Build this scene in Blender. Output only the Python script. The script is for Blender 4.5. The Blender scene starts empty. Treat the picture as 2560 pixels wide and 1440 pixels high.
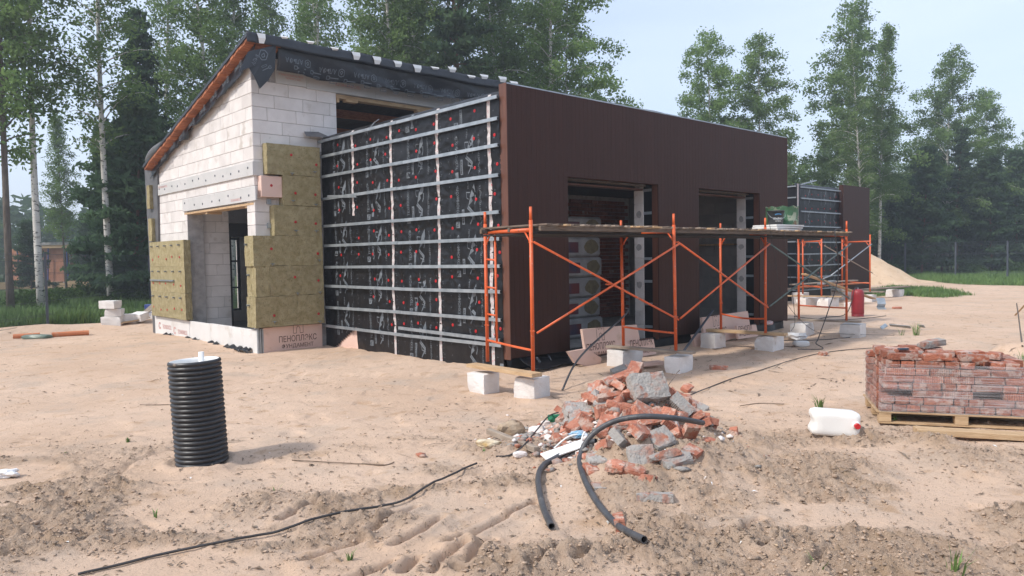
import bpy, bmesh, math, random
import numpy as np
from mathutils import Vector, Matrix, Quaternion
random.seed(7)
SC = bpy.context.scene
COL = SC.collection
R_ = math.radians
# ------------------------------------------------------------------ camera
FPX, CX, CY = 1878., 1280., 720.
HEAD, PITCH, ROLL = R_(47.4), R_(2.33), R_(0.96)
fw = np.array([math.cos(HEAD)*math.cos(PITCH), math.sin(HEAD)*math.cos(PITCH), -math.sin(PITCH)])
rt = np.array([math.sin(HEAD), -math.cos(HEAD), 0.])
up = np.cross(rt, fw)
CR = math.cos(ROLL)*rt - math.sin(ROLL)*up
CU = math.sin(ROLL)*rt + math.cos(ROLL)*up
CP = np.array([0., 0., 1.7])
cam = bpy.data.cameras.new('camera'); cam.lens = FPX/2560*36; cam.sensor_width = 36
cam.clip_start = .05; cam.clip_end = 1500
co = bpy.data.objects.new('camera', cam); COL.objects.link(co)
m = Matrix.Identity(4)
for i in range(3):
    m[i][0] = CR[i]; m[i][1] = CU[i]; m[i][2] = -fw[i]; m[i][3] = CP[i]
co.matrix_world = m
SC.camera = co
# ------------------------------------------------------------------ light
SUN_EL, SUN_TRAVEL = 47., (0.975, -0.22)
w = bpy.data.worlds.new('World'); SC.world = w; w.use_nodes = True
nt = w.node_tree; nt.nodes.clear()
wo = nt.nodes.new('ShaderNodeOutputWorld'); bg = nt.nodes.new('ShaderNodeBackground')
sky = nt.nodes.new('ShaderNodeTexSky'); sky.sky_type = 'NISHITA'; sky.sun_disc = False
sky.sun_elevation = R_(SUN_EL); sky.sun_rotation = math.atan2(-SUN_TRAVEL[0], -SUN_TRAVEL[1])
sky.air_density = 1.0; sky.dust_density = 2.2; sky.ozone_density = 1.0
bg.inputs[1].default_value = 0.15
# a thin even veil of high cloud over the Nishita sky
tc = nt.nodes.new('ShaderNodeTexCoord'); mp = nt.nodes.new('ShaderNodeMapping'); mp.inputs['Scale'].default_value = (1.2, 1.2, 5)
nz = nt.nodes.new('ShaderNodeTexNoise'); nz.inputs['Scale'].default_value = 1.6; nz.inputs['Detail'].default_value = 5
rp = nt.nodes.new('ShaderNodeMapRange'); rp.inputs[1].default_value = .3; rp.inputs[2].default_value = .75
rp.inputs[3].default_value = .5; rp.inputs[4].default_value = .8
mx = nt.nodes.new('ShaderNodeMix'); mx.data_type = 'RGBA'
mx.inputs['B'].default_value = (4.7, 5.3, 6.5, 1)
nt.links.new(tc.outputs['Generated'], mp.inputs[0]); nt.links.new(mp.outputs[0], nz.inputs['Vector'])
nt.links.new(nz.outputs['Fac'], rp.inputs[0]); nt.links.new(rp.outputs[0], mx.inputs['Factor'])
nt.links.new(sky.outputs[0], mx.inputs['A']); nt.links.new(mx.outputs['Result'], bg.inputs[0])
nt.links.new(bg.outputs[0], wo.inputs[0])
sl = bpy.data.lights.new('sun', 'SUN'); sl.energy = 2.4; sl.angle = R_(4); sl.color = (1, .94, .86)
so = bpy.data.objects.new('sun', sl); COL.objects.link(so)
so.rotation_euler = Vector((SUN_TRAVEL[0]*math.cos(R_(SUN_EL)), SUN_TRAVEL[1]*math.cos(R_(SUN_EL)), -math.sin(R_(SUN_EL)))).to_track_quat('-Z', 'Y').to_euler()
SC.view_settings.view_transform = 'Standard'; SC.view_settings.look = 'None'
SC.view_settings.exposure = 0.52; SC.view_settings.gamma = 1; SC.view_settings.use_curve_mapping = False
SC.cycles.max_bounces = 6; SC.cycles.transparent_max_bounces = 12
SC.cycles.use_denoising = True

# ------------------------------------------------------------------ surveying: where a sighted line meets a real plane
def ray(px, py):
    d = fw*FPX + CR*(px-CX) - CU*(py-CY)
    return d/np.linalg.norm(d)
def on(ax, val, px, py):
    d = ray(px, py); t = (val-CP[ax])/d[ax]
    return CP + d*t
def g(px, py, z=0.):
    p = on(2, z, px, py); return float(p[0]), float(p[1])
def at_depth(px, Y, z=0.):
    d = ray(px, 640.); d = d/(d@fw); return float(d[0]*Y), float(d[1]*Y)

# ------------------------------------------------------------------ noise
def _h(ix, iy, s):
    n = (ix.astype(np.int64)*374761393 + iy.astype(np.int64)*668265263 + s*974711) & 0x7fffffff
    n = ((n ^ (n >> 13))*1274126177) & 0x7fffffff
    return ((n ^ (n >> 16)) & 0xffff)/65535.
def vn(x, y, s=0):
    x = np.asarray(x, float); y = np.asarray(y, float)
    ix = np.floor(x); iy = np.floor(y); fx = x-ix; fy = y-iy
    fx = fx*fx*(3-2*fx); fy = fy*fy*(3-2*fy)
    a = _h(ix, iy, s); b = _h(ix+1, iy, s); c = _h(ix, iy+1, s); d = _h(ix+1, iy+1, s)
    return (a*(1-fx)+b*fx)*(1-fy) + (c*(1-fx)+d*fx)*fy
def fbm(x, y, o=4, s=0):
    r = 0; a = .5; t = 0
    for i in range(o):
        r = r + a*vn(x*2**i+17.3*i, y*2**i-9.1*i, s+i); t += a; a *= .5
    return r/t
def sst(a, b, x):
    t = np.clip((x-a)/(b-a), 0, 1); return t*t*(3-2*t)
def inpoly(x, y, poly):
    x = np.asarray(x, float); y = np.asarray(y, float)
    r = np.zeros(x.shape, bool); n = len(poly)
    for i in range(n):
        x1, y1 = poly[i]; x2, y2 = poly[(i+1) % n]
        if y1 == y2: continue
        c = ((y1 > y) != (y2 > y)) & (x < (x2-x1)*(y-y1)/(y2-y1)+x1)
        r ^= c
    return r
def segdist(x, y, pts):
    d = np.full(np.shape(x), 1e9)
    for (x1, y1), (x2, y2) in zip(pts[:-1], pts[1:]):
        L = (x2-x1)**2+(y2-y1)**2+1e-12
        t = np.clip(((x-x1)*(x2-x1)+(y-y1)*(y2-y1))/L, 0, 1)
        d = np.minimum(d, np.hypot(x-x1-t*(x2-x1), y-y1-t*(y2-y1)))
    return d

# ------------------------------------------------------------------ terrain
PIPE = (2.36, 6.55)
PILE = (5.46, 4.31)
SANDPOLY = [g(-700, 860), g(0, 823), g(130, 813), g(240, 808), g(330, 795), (8.2, 25), (14, 24), (30, 21), g(2210, 690), g(2330, 704), g(2420, 710), g(2560, 714), g(2900, 722), (60, -20), (30, -60), (-60, -60), (-60, 20)]
TRACKS = [[(908,1333),(960,1300),(1040,1259)], [(984,1356),(1050,1322),(1100,1290)], [(1116,1356),(1194,1316),(1260,1283),(1340,1244)],
          [(1084,1425),(1115,1381),(1162,1356)], [(1175,1403),(1197,1350),(1228,1340)], [(1137,1419),(1200,1424),(1272,1412)],
          [(1225,1390),(1265,1394),(1319,1387)], [(1319,1419),(1360,1396),(1400,1362)], [(880,1446),(981,1403)], [(1006,1425),(1044,1390)],
          [(700,1300),(760,1270),(830,1240)], [(1905,1370),(1950,1345),(1990,1330)], [(1855,1340),(1870,1310),(1900,1300)], [(2035,1425),(2045,1390),(2070,1370)],
          [(1440,1400),(1500,1360)], [(760,1400),(840,1370),(900,1350)]]
TRACKS = [[g(*p) for p in t] for t in TRACKS]
HEAPS = [(g(1600, 1190), .42, .13), (g(1700, 1200), .45, .14), (g(1800, 1160), .40, .12), (g(1500, 1180), .35, .10), (g(2130, 1100), .20, .09), (g(1560, 1250), .30, .05),
         (g(2330, 1120), .25, .09), (g(2060, 1170), .4, .05), (g(1330, 1130), .35, .05), (g(1230, 1130), .3, .05), (g(640, 1260), .3, .04), (g(2430, 1160), .35, .06),
         (g(1860, 1120), .25, .09), (g(2545, 935), .55, .42), (g(330, 1100), .13, .035), (g(60, 826), .9, .12), (g(300, 820), 1.0, .14), (g(420, 812), .8, .10), (g(180, 822), .8, .08)]
def pile_h(x, y):
    d = np.hypot(x-PILE[0], y-PILE[1]); return .66*np.clip(1-(d/.82)**1.2, 0, 1)
def churn(x, y):
    # distance ahead and to the side of the standpoint
    u = x*rt[0]+y*rt[1]; v = x*fw[0]+y*fw[1]
    n = fbm(x*1.1+5, y*1.1, 4, 11)
    n2 = fbm((x-y)*.7, (x+y)*1.9, 4, 23)
    near = 1-sst(6.2, 8.2, v + (n-.5)*2.2 + np.where(u < 0, .3, -.25)*1.0)
    m_ = sst(.44, .60, n*.55+n2*.45) * near
    hp = np.zeros(np.shape(x))
    for (hx, hy), r, h in HEAPS[:13]:
        hp = np.maximum(hp, np.exp(-((x-hx)**2+(y-hy)**2)/(r*r)*.9))
    pl = np.exp(-(np.hypot(x-PILE[0]+.15, y-PILE[1]+.1)/1.25)**2*1.2)
    m_ = np.maximum(m_, np.maximum(hp, pl)*sst(.3, .5, n*.6+.25))
    dp = np.hypot(x-PIPE[0], y-PIPE[1])
    m_ = m_*sst(.5, .75, dp)
    return np.clip(m_, 0, 1)
def T(x, y, fine=True):
    x = np.asarray(x, float); y = np.asarray(y, float)
    z = (fbm(x*.35, y*.35, 3, 1)-.5)*.10*sst(2, 9, np.hypot(x, y)) + (fbm(x*1.7, y*1.7, 3, 2)-.5)*.035 - .015
    for (hx, hy), r, h in HEAPS:
        z = z + h*np.exp(-((x-hx)**2+(y-hy)**2)/(r*r))*(.75+.5*fbm(x*4, y*4, 2, 77))
    z = z + pile_h(x, y)*.86
    if fine:
        c = churn(x, y)
        rid = 1-np.abs(fbm(x*7, y*7, 3, 31)*2-1)
        b2 = np.abs(vn(x*17, y*17, 43)-.5)*2
        z = z + c*((fbm(x*11, y*11, 4, 41)-.45)*.09 + (rid-.6)*.05 + (.35-b2*b2)*.028 + np.maximum(0, fbm(x*32, y*32, 2, 51)-.5)*.10)
        z = z + (1-c)*(fbm(x*9, y*9, 3, 61)-.5)*.012
        wb = (fbm(x*6, y*6, 2, 91)-.5)*.06
        for tr in TRACKS:
            d = segdist(x+wb*.5, y+wb*.3, tr)
            z = z - .050*(1-sst(.012, .034, d)) + .022*np.exp(-((d-.06)/.03)**2)
        dp = np.hypot(x-PIPE[0]+.02, y-PIPE[1]+.02) + (fbm(x*5, y*5, 2, 71)-.5)*.06
        a = np.arctan2(y-PIPE[1], x-PIPE[0])
        z = z + .035*np.exp(-((dp-.27)/.05)**2) - .02*np.exp(-((dp-.60)/.02)**2)*sst(-.2, .3, -np.cos(a+.3))
        ft = fbm(x*2.3, y*2.3, 2, 81)
        z = z - .02*sst(.66, .74, ft)*(1-c)
    return z
def Tz(x, y): return float(T(np.array([x]), np.array([y]))[0])

# ------------------------------------------------------------------ materials
MATS = {}
def lnk(nt_, a, b): nt_.links.new(a, b)
def mat(name, c1, c2=None, scale=8, rough=.7, bump=0., bscale=None, metal=0., rnd=0., detail=4, spots=None, coord='Object', stretch=None, spec=None, trans=0.):
    if name in MATS: return MATS[name]
    m_ = bpy.data.materials.new(name); m_.use_nodes = True; n = m_.node_tree
    b = n.nodes['Principled BSDF']; b.inputs['Roughness'].default_value = rough; b.inputs['Metallic'].default_value = metal
    if spec is not None: b.inputs['Specular IOR Level'].default_value = spec
    tc_ = n.nodes.new('ShaderNodeTexCoord'); vec = tc_.outputs[coord]
    if stretch:
        mp_ = n.nodes.new('ShaderNodeMapping'); mp_.inputs['Scale'].default_value = stretch; lnk(n, vec, mp_.inputs[0]); vec = mp_.outputs[0]
    oi = n.nodes.new('ShaderNodeObjectInfo')
    ad = n.nodes.new('ShaderNodeVectorMath'); ad.operation = 'ADD'
    sc_ = n.nodes.new('ShaderNodeMath'); sc_.operation = 'MULTIPLY'; sc_.inputs[1].default_value = 37.
    lnk(n, oi.outputs['Random'], sc_.inputs[0]); lnk(n, vec, ad.inputs[0]); lnk(n, sc_.outputs[0], ad.inputs[1]); vec = ad.outputs[0]
    no = n.nodes.new('ShaderNodeTexNoise'); no.inputs['Scale'].default_value = scale; no.inputs['Detail'].default_value = detail; lnk(n, vec, no.inputs['Vector'])
    mr = n.nodes.new('ShaderNodeMapRange'); mr.inputs[1].default_value = .35; mr.inputs[2].default_value = .65; lnk(n, no.outputs['Fac'], mr.inputs[0])
    mix = n.nodes.new('ShaderNodeMix'); mix.data_type = 'RGBA'; lnk(n, mr.outputs[0], mix.inputs['Factor'])
    mix.inputs['A'].default_value = (*c1, 1); mix.inputs['B'].default_value = (*(c2 or c1), 1); col = mix.outputs['Result']
    for sp in (spots or []):
        s_, lo, hi, cc = sp
        n2 = n.nodes.new('ShaderNodeTexNoise'); n2.inputs['Scale'].default_value = s_; n2.inputs['Detail'].default_value = 5; n2.inputs['Roughness'].default_value = .6
        ad2 = n.nodes.new('ShaderNodeVectorMath'); ad2.operation = 'ADD'; ad2.inputs[1].default_value = (s_*3.1, 11, 5); lnk(n, vec, ad2.inputs[0]); lnk(n, ad2.outputs[0], n2.inputs['Vector'])
        m2 = n.nodes.new('ShaderNodeMapRange'); m2.inputs[1].default_value = lo; m2.inputs[2].default_value = hi; lnk(n, n2.outputs['Fac'], m2.inputs[0])
        x2 = n.nodes.new('ShaderNodeMix'); x2.data_type = 'RGBA'; lnk(n, m2.outputs[0], x2.inputs['Factor']); lnk(n, col, x2.inputs['A']); x2.inputs['B'].default_value = (*cc, 1); col = x2.outputs['Result']
    if rnd:
        hs = n.nodes.new('ShaderNodeHueSaturation'); r1 = n.nodes.new('ShaderNodeMapRange'); r1.inputs[3].default_value = 1-rnd; r1.inputs[4].default_value = 1+rnd
        lnk(n, oi.outputs['Random'], r1.inputs[0]); lnk(n, r1.outputs[0], hs.inputs['Value']); lnk(n, col, hs.inputs['Color']); col = hs.outputs[0]
    lnk(n, col, b.inputs['Base Color'])
    if bump:
        nb = n.nodes.new('ShaderNodeTexNoise'); nb.inputs['Scale'].default_value = bscale or scale*4; nb.inputs['Detail'].default_value = 6; lnk(n, vec, nb.inputs['Vector'])
        bp = n.nodes.new('ShaderNodeBump'); bp.inputs['Strength'].default_value = min(1, bump); bp.inputs['Distance'].default_value = .02*max(1, bump); lnk(n, nb.outputs['Fac'], bp.inputs['Height']); lnk(n, bp.outputs[0], b.inputs['Normal'])
    if trans: b.inputs['Transmission Weight'].default_value = trans
    MATS[name] = m_
    return m_
aac = mat('aerated_block', (.61,.575,.55), (.71,.675,.65), 3, .9, .35, 60, rnd=.07, spots=[(2.5,.60,.70,(.50,.46,.42)), (9,.68,.74,(.45,.42,.39))])
aac2 = mat('aerated_block_loose', (.66,.63,.60), (.76,.73,.70), 5, .9, .6, 50, rnd=.05, spots=[(5,.62,.75,(.48,.42,.35))])
mortar = mat('block_glue', (.30,.29,.28), (.42,.40,.39), 8, .95, .6)
concrete = mat('concrete', (.24,.23,.22), (.36,.34,.32), 6, .95, .8, 30)
xps = mat('grey_foam_board', (.50,.50,.49), (.56,.55,.54), 2, .75, .1, 40, rnd=.04, spots=[(6,.6,.75,(.42,.41,.40))])
xpsw = mat('white_foam_board', (.63,.62,.60), (.69,.68,.66), 2, .75, .1, 40, rnd=.03, spots=[(3,.58,.8,(.50,.45,.40))])
pink = mat('pink_foam_board', (.66,.46,.38), (.72,.52,.44), 2, .75, .15, 40, spots=[(4,.6,.8,(.55,.38,.28))])
wool = mat('mineral_wool', (.27,.225,.11), (.37,.315,.18), 9, 1., 1.0, 45, rnd=.06, detail=7, spots=[(28,.55,.75,(.17,.13,.055)), (3,.6,.8,(.27,.21,.12))])
memb = mat('black_membrane', (.008,.008,.010), (.013,.013,.015), 3, .34, .4, 5, spots=[(1.5,.62,.85,(.025,.023,.022))], spec=.28)
membr = mat('roof_membrane', (.016,.019,.026), (.026,.030,.038), 3, .42, 1.6, 2.6)
memg = mat('grey_membrane', (.09,.09,.095), (.13,.13,.135), 3, .6, .3, 8)
printm = mat('grey_print', (.11,.13,.15), (.16,.18,.20), 12, .6)
printr = mat('red_print', (.55,.27,.25), (.6,.36,.33), 12, .7)
printk = mat('brown_print', (.10,.045,.03), (.16,.08,.06), 25, .7)
zinc = mat('galvanised_steel', (.30,.34,.37), (.42,.46,.49), 6, .42, .05, 30, metal=.55, rnd=.06)
redp = mat('red_plastic', (.52,.015,.02), (.42,.012,.016), 10, .35)
tapem = mat('white_tape', (.46,.43,.42), (.54,.51,.50), 20, .6, spots=[(45,.60,.62,(.5,.10,.10))], stretch=(1,1,.6))
brown = mat('brown_cladding', (.037,.0130,.008), (.046,.016,.0105), 2, .55, .2, 14, rnd=.035, detail=6, stretch=(14,14,.5), coord='Object', spec=.22)
edgebr = mat('brown_trim', (.10,.038,.022), (.13,.05,.03), 3, .5, stretch=(8,8,.5))
wood = mat('raw_timber', (.40,.26,.14), (.52,.37,.22), 5, .85, .3, 20, rnd=.12, stretch=(1,6,6), spots=[(3,.6,.8,(.25,.17,.10))])
oldwood = mat('weathered_timber', (.23,.18,.14), (.34,.28,.22), 5, .9, .4, 20, rnd=.18, stretch=(1,6,6), spots=[(4,.58,.8,(.12,.09,.07))])
redwood = mat('treated_timber', (.30,.10,.045), (.42,.16,.075), 5, .85, .3, 20, rnd=.25, stretch=(2,6,6))
orange = mat('orange_paint', (.66,.115,.025), (.60,.10,.022), 8, .42, .1, 30, rnd=.05, spots=[(9,.62,.72,(.25,.07,.03)), (26,.63,.68,(.45,.36,.32))])
greenp = mat('green_paint', (.07,.12,.11), (.12,.16,.15), 8, .5, spots=[(14,.6,.7,(.2,.16,.13))])
brickm = mat('clay_brick', (.36,.125,.075), (.47,.20,.13), 12, .92, .7, 60, rnd=.20, detail=6, spots=[(9,.50,.60,(.50,.36,.29)), (6,.60,.68,(.38,.35,.32)), (40,.6,.68,(.24,.10,.06))])
packbrick = mat('pack_brick', (.27,.085,.048), (.38,.145,.085), 12, .92, .7, 60, rnd=.22, detail=6, spots=[(9,.50,.58,(.42,.29,.24)), (5,.62,.68,(.30,.28,.26)), (40,.6,.68,(.16,.07,.05))])
darkwood = mat('dark_timber', (.10,.075,.055), (.17,.13,.10), 5, .9, .4, 20, rnd=.18, stretch=(1,6,6))
brickg = mat('mortared_brick', (.36,.14,.085), (.33,.30,.27), 9, .95, .8, 50, rnd=.12, detail=6, spots=[(7,.43,.50,(.33,.31,.285)), (18,.6,.7,(.46,.42,.38))])
aacin = mat('shade_darkened_block', (.33,.31,.30), (.40,.38,.36), 3, .9, .35, 60, rnd=.10)  # block colour lowered to paint in the dimness inside the wing
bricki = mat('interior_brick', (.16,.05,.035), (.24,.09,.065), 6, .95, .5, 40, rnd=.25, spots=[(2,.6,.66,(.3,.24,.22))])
stonem = mat('sandstone', (.34,.24,.15), (.42,.33,.24), 7, .95, .8, 20, spots=[(3,.5,.62,(.22,.14,.08))])
plaster = mat('white_plaster', (.68,.60,.56), (.76,.70,.66), 7, .9, .5, 30, spots=[(5,.6,.7,(.5,.42,.36))])
blackpl = mat('black_plastic', (.020,.020,.022), (.032,.032,.034), 8, .40, .1, 30, spots=[(8,.62,.75,(.09,.08,.07))])
hosem = mat('black_hose', (.045,.047,.052), (.07,.072,.078), 8, .45, .2, 40, spots=[(12,.6,.75,(.16,.15,.14))])
whitepl = mat('white_plastic', (.76,.76,.74), (.80,.80,.78), 4, .4, spots=[(4,.62,.85,(.62,.60,.55))])
cord = mat('cable_rubber', (.03,.028,.028), (.05,.045,.045), 8, .6)
pvc = mat('orange_pipe', (.50,.16,.06), (.56,.20,.08), 5, .5, spots=[(6,.6,.75,(.42,.28,.18))])
gasred = mat('red_cylinder_paint', (.30,.016,.022), (.24,.014,.02), 6, .45, .1, 30, spots=[(6,.62,.75,(.14,.03,.03)), (25,.66,.72,(.4,.25,.22))])
drumg = mat('green_drum_paint', (.035,.12,.05), (.07,.17,.09), 8, .6, .2, spots=[(5,.54,.60,(.30,.34,.25)), (4,.60,.66,(.16,.06,.025))])
film = None
posts = mat('fence_paint', (.045,.055,.075), (.06,.07,.09), 5, .5)
tarp = mat('green_tarp', (.03,.22,.16), (.06,.3,.22), 4, .6)
bluep = mat('blue_paint', (.03,.06,.22), (.05,.09,.28), 4, .6)
farbrick = mat('far_brick', (.42,.18,.10), (.5,.24,.15), 3, .9)
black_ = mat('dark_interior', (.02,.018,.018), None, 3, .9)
bluew = mat('blue_film', (.04,.16,.32), (.07,.24,.42), 9, .5)
clodm = mat('soil_clod', (.36,.25,.175), (.48,.36,.265), 30, .98, .4, 60, rnd=0, spots=[(2,.5,.6,(.25,.185,.135)), (5,.62,.7,(.46,.33,.21))], coord='Object')
twigm = mat('dry_bits', (.13,.09,.06), (.24,.18,.13), 20, .9, coord='Object', spots=[(7,.6,.7,(.35,.30,.24))])
grassm = mat('grass_blade', (.08,.155,.035), (.14,.23,.06), 1.2, .75, coord='Object', spots=[(3,.6,.75,(.15,.17,.06))])
birchm = mat('birch_bark', (.50,.47,.43), (.60,.57,.53), 2, .85, .3, 8, stretch=(1,1,2.5), spots=[(5,.58,.61,(.06,.055,.05)), (1.2,.6,.75,(.25,.22,.19))])
darkbark = mat('dark_bark', (.09,.07,.055), (.15,.12,.10), 5, .95, .6, stretch=(3,3,.7))
packfilm = mat('pack_film', (.20,.20,.20), (.28,.28,.28), 5, .5, .3)
packwool = mat('shade_darkened_wool', (.12,.10,.06), (.18,.15,.09), 9, 1., 1.0, 45)  # darker copy of the wool, with the shade inside the opening put into its colour
packred = mat('pack_print', (.12,.02,.02), (.04,.03,.06), 3, .6)
pinebark = mat('pine_bark', (.20,.095,.05), (.13,.08,.06), 4, .95, .6, stretch=(3,3,.8))
def leafmat(name, c1, c2, c3, sc=.55):
    m_ = bpy.data.materials.new(name); m_.use_nodes = True; n = m_.node_tree; n.nodes.clear()
    o = n.nodes.new('ShaderNodeOutputMaterial'); d = n.nodes.new('ShaderNodeBsdfDiffuse'); t = n.nodes.new('ShaderNodeBsdfTranslucent'); x = n.nodes.new('ShaderNodeMixShader'); x.inputs[0].default_value = .52
    tc_ = n.nodes.new('ShaderNodeTexCoord'); no = n.nodes.new('ShaderNodeTexNoise'); no.inputs['Scale'].default_value = sc; no.inputs['Detail'].default_value = 6; no.inputs['Roughness'].default_value = .7
    cr = n.nodes.new('ShaderNodeValToRGB'); e = cr.color_ramp.elements; e[0].position = .36; e[0].color = (*c1, 1); e[1].position = .64; e[1].color = (*c3, 1)
    k = e.new(.5); k.color = (*c2, 1)
    oi = n.nodes.new('ShaderNodeObjectInfo'); hs = n.nodes.new('ShaderNodeHueSaturation'); r1 = n.nodes.new('ShaderNodeMapRange'); r1.inputs[3].default_value = .82; r1.inputs[4].default_value = 1.18
    lnk(n, tc_.outputs['Object'], no.inputs['Vector']); lnk(n, no.outputs['Fac'], cr.inputs[0]); lnk(n, cr.outputs[0], hs.inputs['Color']); lnk(n, oi.outputs['Random'], r1.inputs[0]); lnk(n, r1.outputs[0], hs.inputs['Value'])
    lnk(n, hs.outputs[0], d.inputs[0]); lnk(n, hs.outputs[0], t.inputs[0]); lnk(n, d.outputs[0], x.inputs[1]); lnk(n, t.outputs[0], x.inputs[2]); lnk(n, x.outputs[0], o.inputs[0])
    return m_
birchleaf = leafmat('birch_leaf', (.115,.18,.065), (.165,.25,.085), (.23,.33,.12))
pineleaf = leafmat('pine_needles', (.06,.105,.06), (.085,.145,.075), (.13,.20,.095))
bushleaf = leafmat('bush_leaf', (.04,.08,.02), (.07,.13,.035), (.12,.18,.06), 1.5)
def filmmat():
    m_ = bpy.data.materials.new('stretch_film'); m_.use_nodes = True; n = m_.node_tree; n.nodes.clear()
    o = n.nodes.new('ShaderNodeOutputMaterial'); t = n.nodes.new('ShaderNodeBsdfTransparent'); p = n.nodes.new('ShaderNodeBsdfPrincipled'); x = n.nodes.new('ShaderNodeMixShader')
    p.inputs['Base Color'].default_value = (.60,.57,.58,1); p.inputs['Roughness'].default_value = .15
    tc_ = n.nodes.new('ShaderNodeTexCoord'); mp_ = n.nodes.new('ShaderNodeMapping'); mp_.inputs['Scale'].default_value = (.8,.8,26)
    no = n.nodes.new('ShaderNodeTexNoise'); no.inputs['Scale'].default_value = 3; no.inputs['Detail'].default_value = 4
    mr = n.nodes.new('ShaderNodeMapRange'); mr.inputs[1].default_value = .42; mr.inputs[2].default_value = .75; mr.inputs[3].default_value = .10; mr.inputs[4].default_value = .55
    bp = n.nodes.new('ShaderNodeBump'); bp.inputs['Strength'].default_value = .6; bp.inputs['Distance'].default_value = .01
    lnk(n, tc_.outputs['Object'], mp_.inputs[0]); lnk(n, mp_.outputs[0], no.inputs['Vector']); lnk(n, no.outputs['Fac'], mr.inputs[0]); lnk(n, mr.outputs[0], x.inputs[0])
    lnk(n, no.outputs['Fac'], bp.inputs['Height']); lnk(n, bp.outputs[0], p.inputs['Normal'])
    lnk(n, t.outputs[0], x.inputs[1]); lnk(n, p.outputs[0], x.inputs[2]); lnk(n, x.outputs[0], o.inputs[0])
    return m_
film = filmmat()

# ------------------------------------------------------------------ mesh helpers
WT = {}   # world translation carried by each parent
def finish(ob, parent, loc=(0,0,0), rot=None):
    COL.objects.link(ob)
    ob.location = loc
    if rot is not None: ob.rotation_euler = rot
    if parent is not None:
        ob.parent = parent
        ob.matrix_parent_inverse = Matrix.Translation(-Vector(WT.get(parent.name, (0,0,0))))
    WT[ob.name] = tuple(loc)
    return ob
def mesh(name, V, F, m_, smooth=False):
    me = bpy.data.meshes.new(name)
    me.from_pydata([tuple(v) for v in V], [], F); me.update()
    if m_ is not None: me.materials.append(m_)
    if smooth: me.polygons.foreach_set('use_smooth', [True]*len(me.polygons))
    return me
def mobj(name, V, F, m_, parent=None, loc=(0,0,0), rot=None, smooth=False):
    return finish(bpy.data.objects.new(name, mesh(name, V, F, m_, smooth)), parent, loc, rot)
def bigmesh(name, V, F, m_, smooth=False):
    # numpy arrays, F (n,k) of equal k
    me = bpy.data.meshes.new(name); V = np.asarray(V, np.float32); F = np.asarray(F, np.int32)
    n, k = F.shape
    me.vertices.add(len(V)); me.vertices.foreach_set('co', V.ravel())
    me.loops.add(n*k); me.loops.foreach_set('vertex_index', F.ravel())
    me.polygons.add(n); me.polygons.foreach_set('loop_start', np.arange(0, n*k, k, dtype=np.int32)); me.polygons.foreach_set('loop_total', np.full(n, k, np.int32))
    if smooth: me.polygons.foreach_set('use_smooth', np.ones(n, bool))
    me.update(calc_edges=True); me.validate()
    if m_ is not None: me.materials.append(m_)
    return me
BOXF = [(0,3,2,1),(4,5,6,7),(0,1,5,4),(1,2,6,5),(2,3,7,6),(3,0,4,7)]
def boxv(lo, hi):
    (a,b,c),(d,e,f) = lo, hi
    return [(a,b,c),(d,b,c),(d,e,c),(a,e,c),(a,b,f),(d,b,f),(d,e,f),(a,e,f)]
def bev(V, F, amt, seg=1):
    bm = bmesh.new(); vs = [bm.verts.new(v) for v in V]
    for f in F: bm.faces.new([vs[i] for i in f])
    bmesh.ops.bevel(bm, geom=list(bm.edges), offset=amt, segments=seg, affect='EDGES', profile=.5)
    me = bpy.data.meshes.new('t'); bm.to_mesh(me); bm.free()
    V2 = [tuple(v.co) for v in me.vertices]; F2 = [tuple(p.vertices) for p in me.polygons]
    bpy.data.meshes.remove(me); return V2, F2
BC = {}
def boxmesh(name, dims, m_, b=0.):
    key = (name, tuple(round(d, 4) for d in dims), m_.name, b)
    if key not in BC:
        h = [d/2 for d in dims]; V = boxv((-h[0],-h[1],-h[2]), h); F = BOXF
        if b: V, F = bev(V, F, b)
        BC[key] = mesh(name, V, F, m_)
    return BC[key]
def box(name, lo, hi, m_, parent=None, b=0., rot=None):
    lo = list(lo); hi = list(hi)
    d = [hi[i]-lo[i] for i in range(3)]; c = [(hi[i]+lo[i])/2 for i in range(3)]
    return finish(bpy.data.objects.new(name, boxmesh(name, d, m_, b)), parent, c, rot)
def tubevf(pts, r, seg=8, caps=True, V=None, F=None):
    V = [] if V is None else V; F = [] if F is None else F
    pts = [Vector(p) for p in pts]; rs = r if hasattr(r, '__len__') else [r]*len(pts)
    n0 = len(V); prev = None
    for i, p in enumerate(pts):
        t = (pts[min(i+1, len(pts)-1)]-pts[max(i-1, 0)]); t = t.normalized() if t.length > 1e-9 else Vector((0,0,1))
        if prev is None:
            a = t.cross(Vector((0,0,1))); a = a if a.length > .05 else t.cross(Vector((1,0,0)))
        else: a = prev - t*prev.dot(t)
        a.normalize(); prev = a; b = t.cross(a)
        for k in range(seg):
            an = 2*math.pi*k/seg; V.append(tuple(p + (a*math.cos(an)+b*math.sin(an))*rs[i]))
    for i in range(len(pts)-1):
        for k in range(seg):
            k2 = (k+1) % seg; F.append((n0+i*seg+k, n0+i*seg+k2, n0+(i+1)*seg+k2, n0+(i+1)*seg+k))
    if caps:
        F.append(tuple(n0+k for k in range(seg))[::-1]); F.append(tuple(n0+(len(pts)-1)*seg+k for k in range(seg)))
    return V, F
def tube(name, pts, r, m_, parent=None, seg=8, caps=True):
    V, F = tubevf(pts, r, seg, caps); return mobj(name, V, F, m_, parent, smooth=True)
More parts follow.
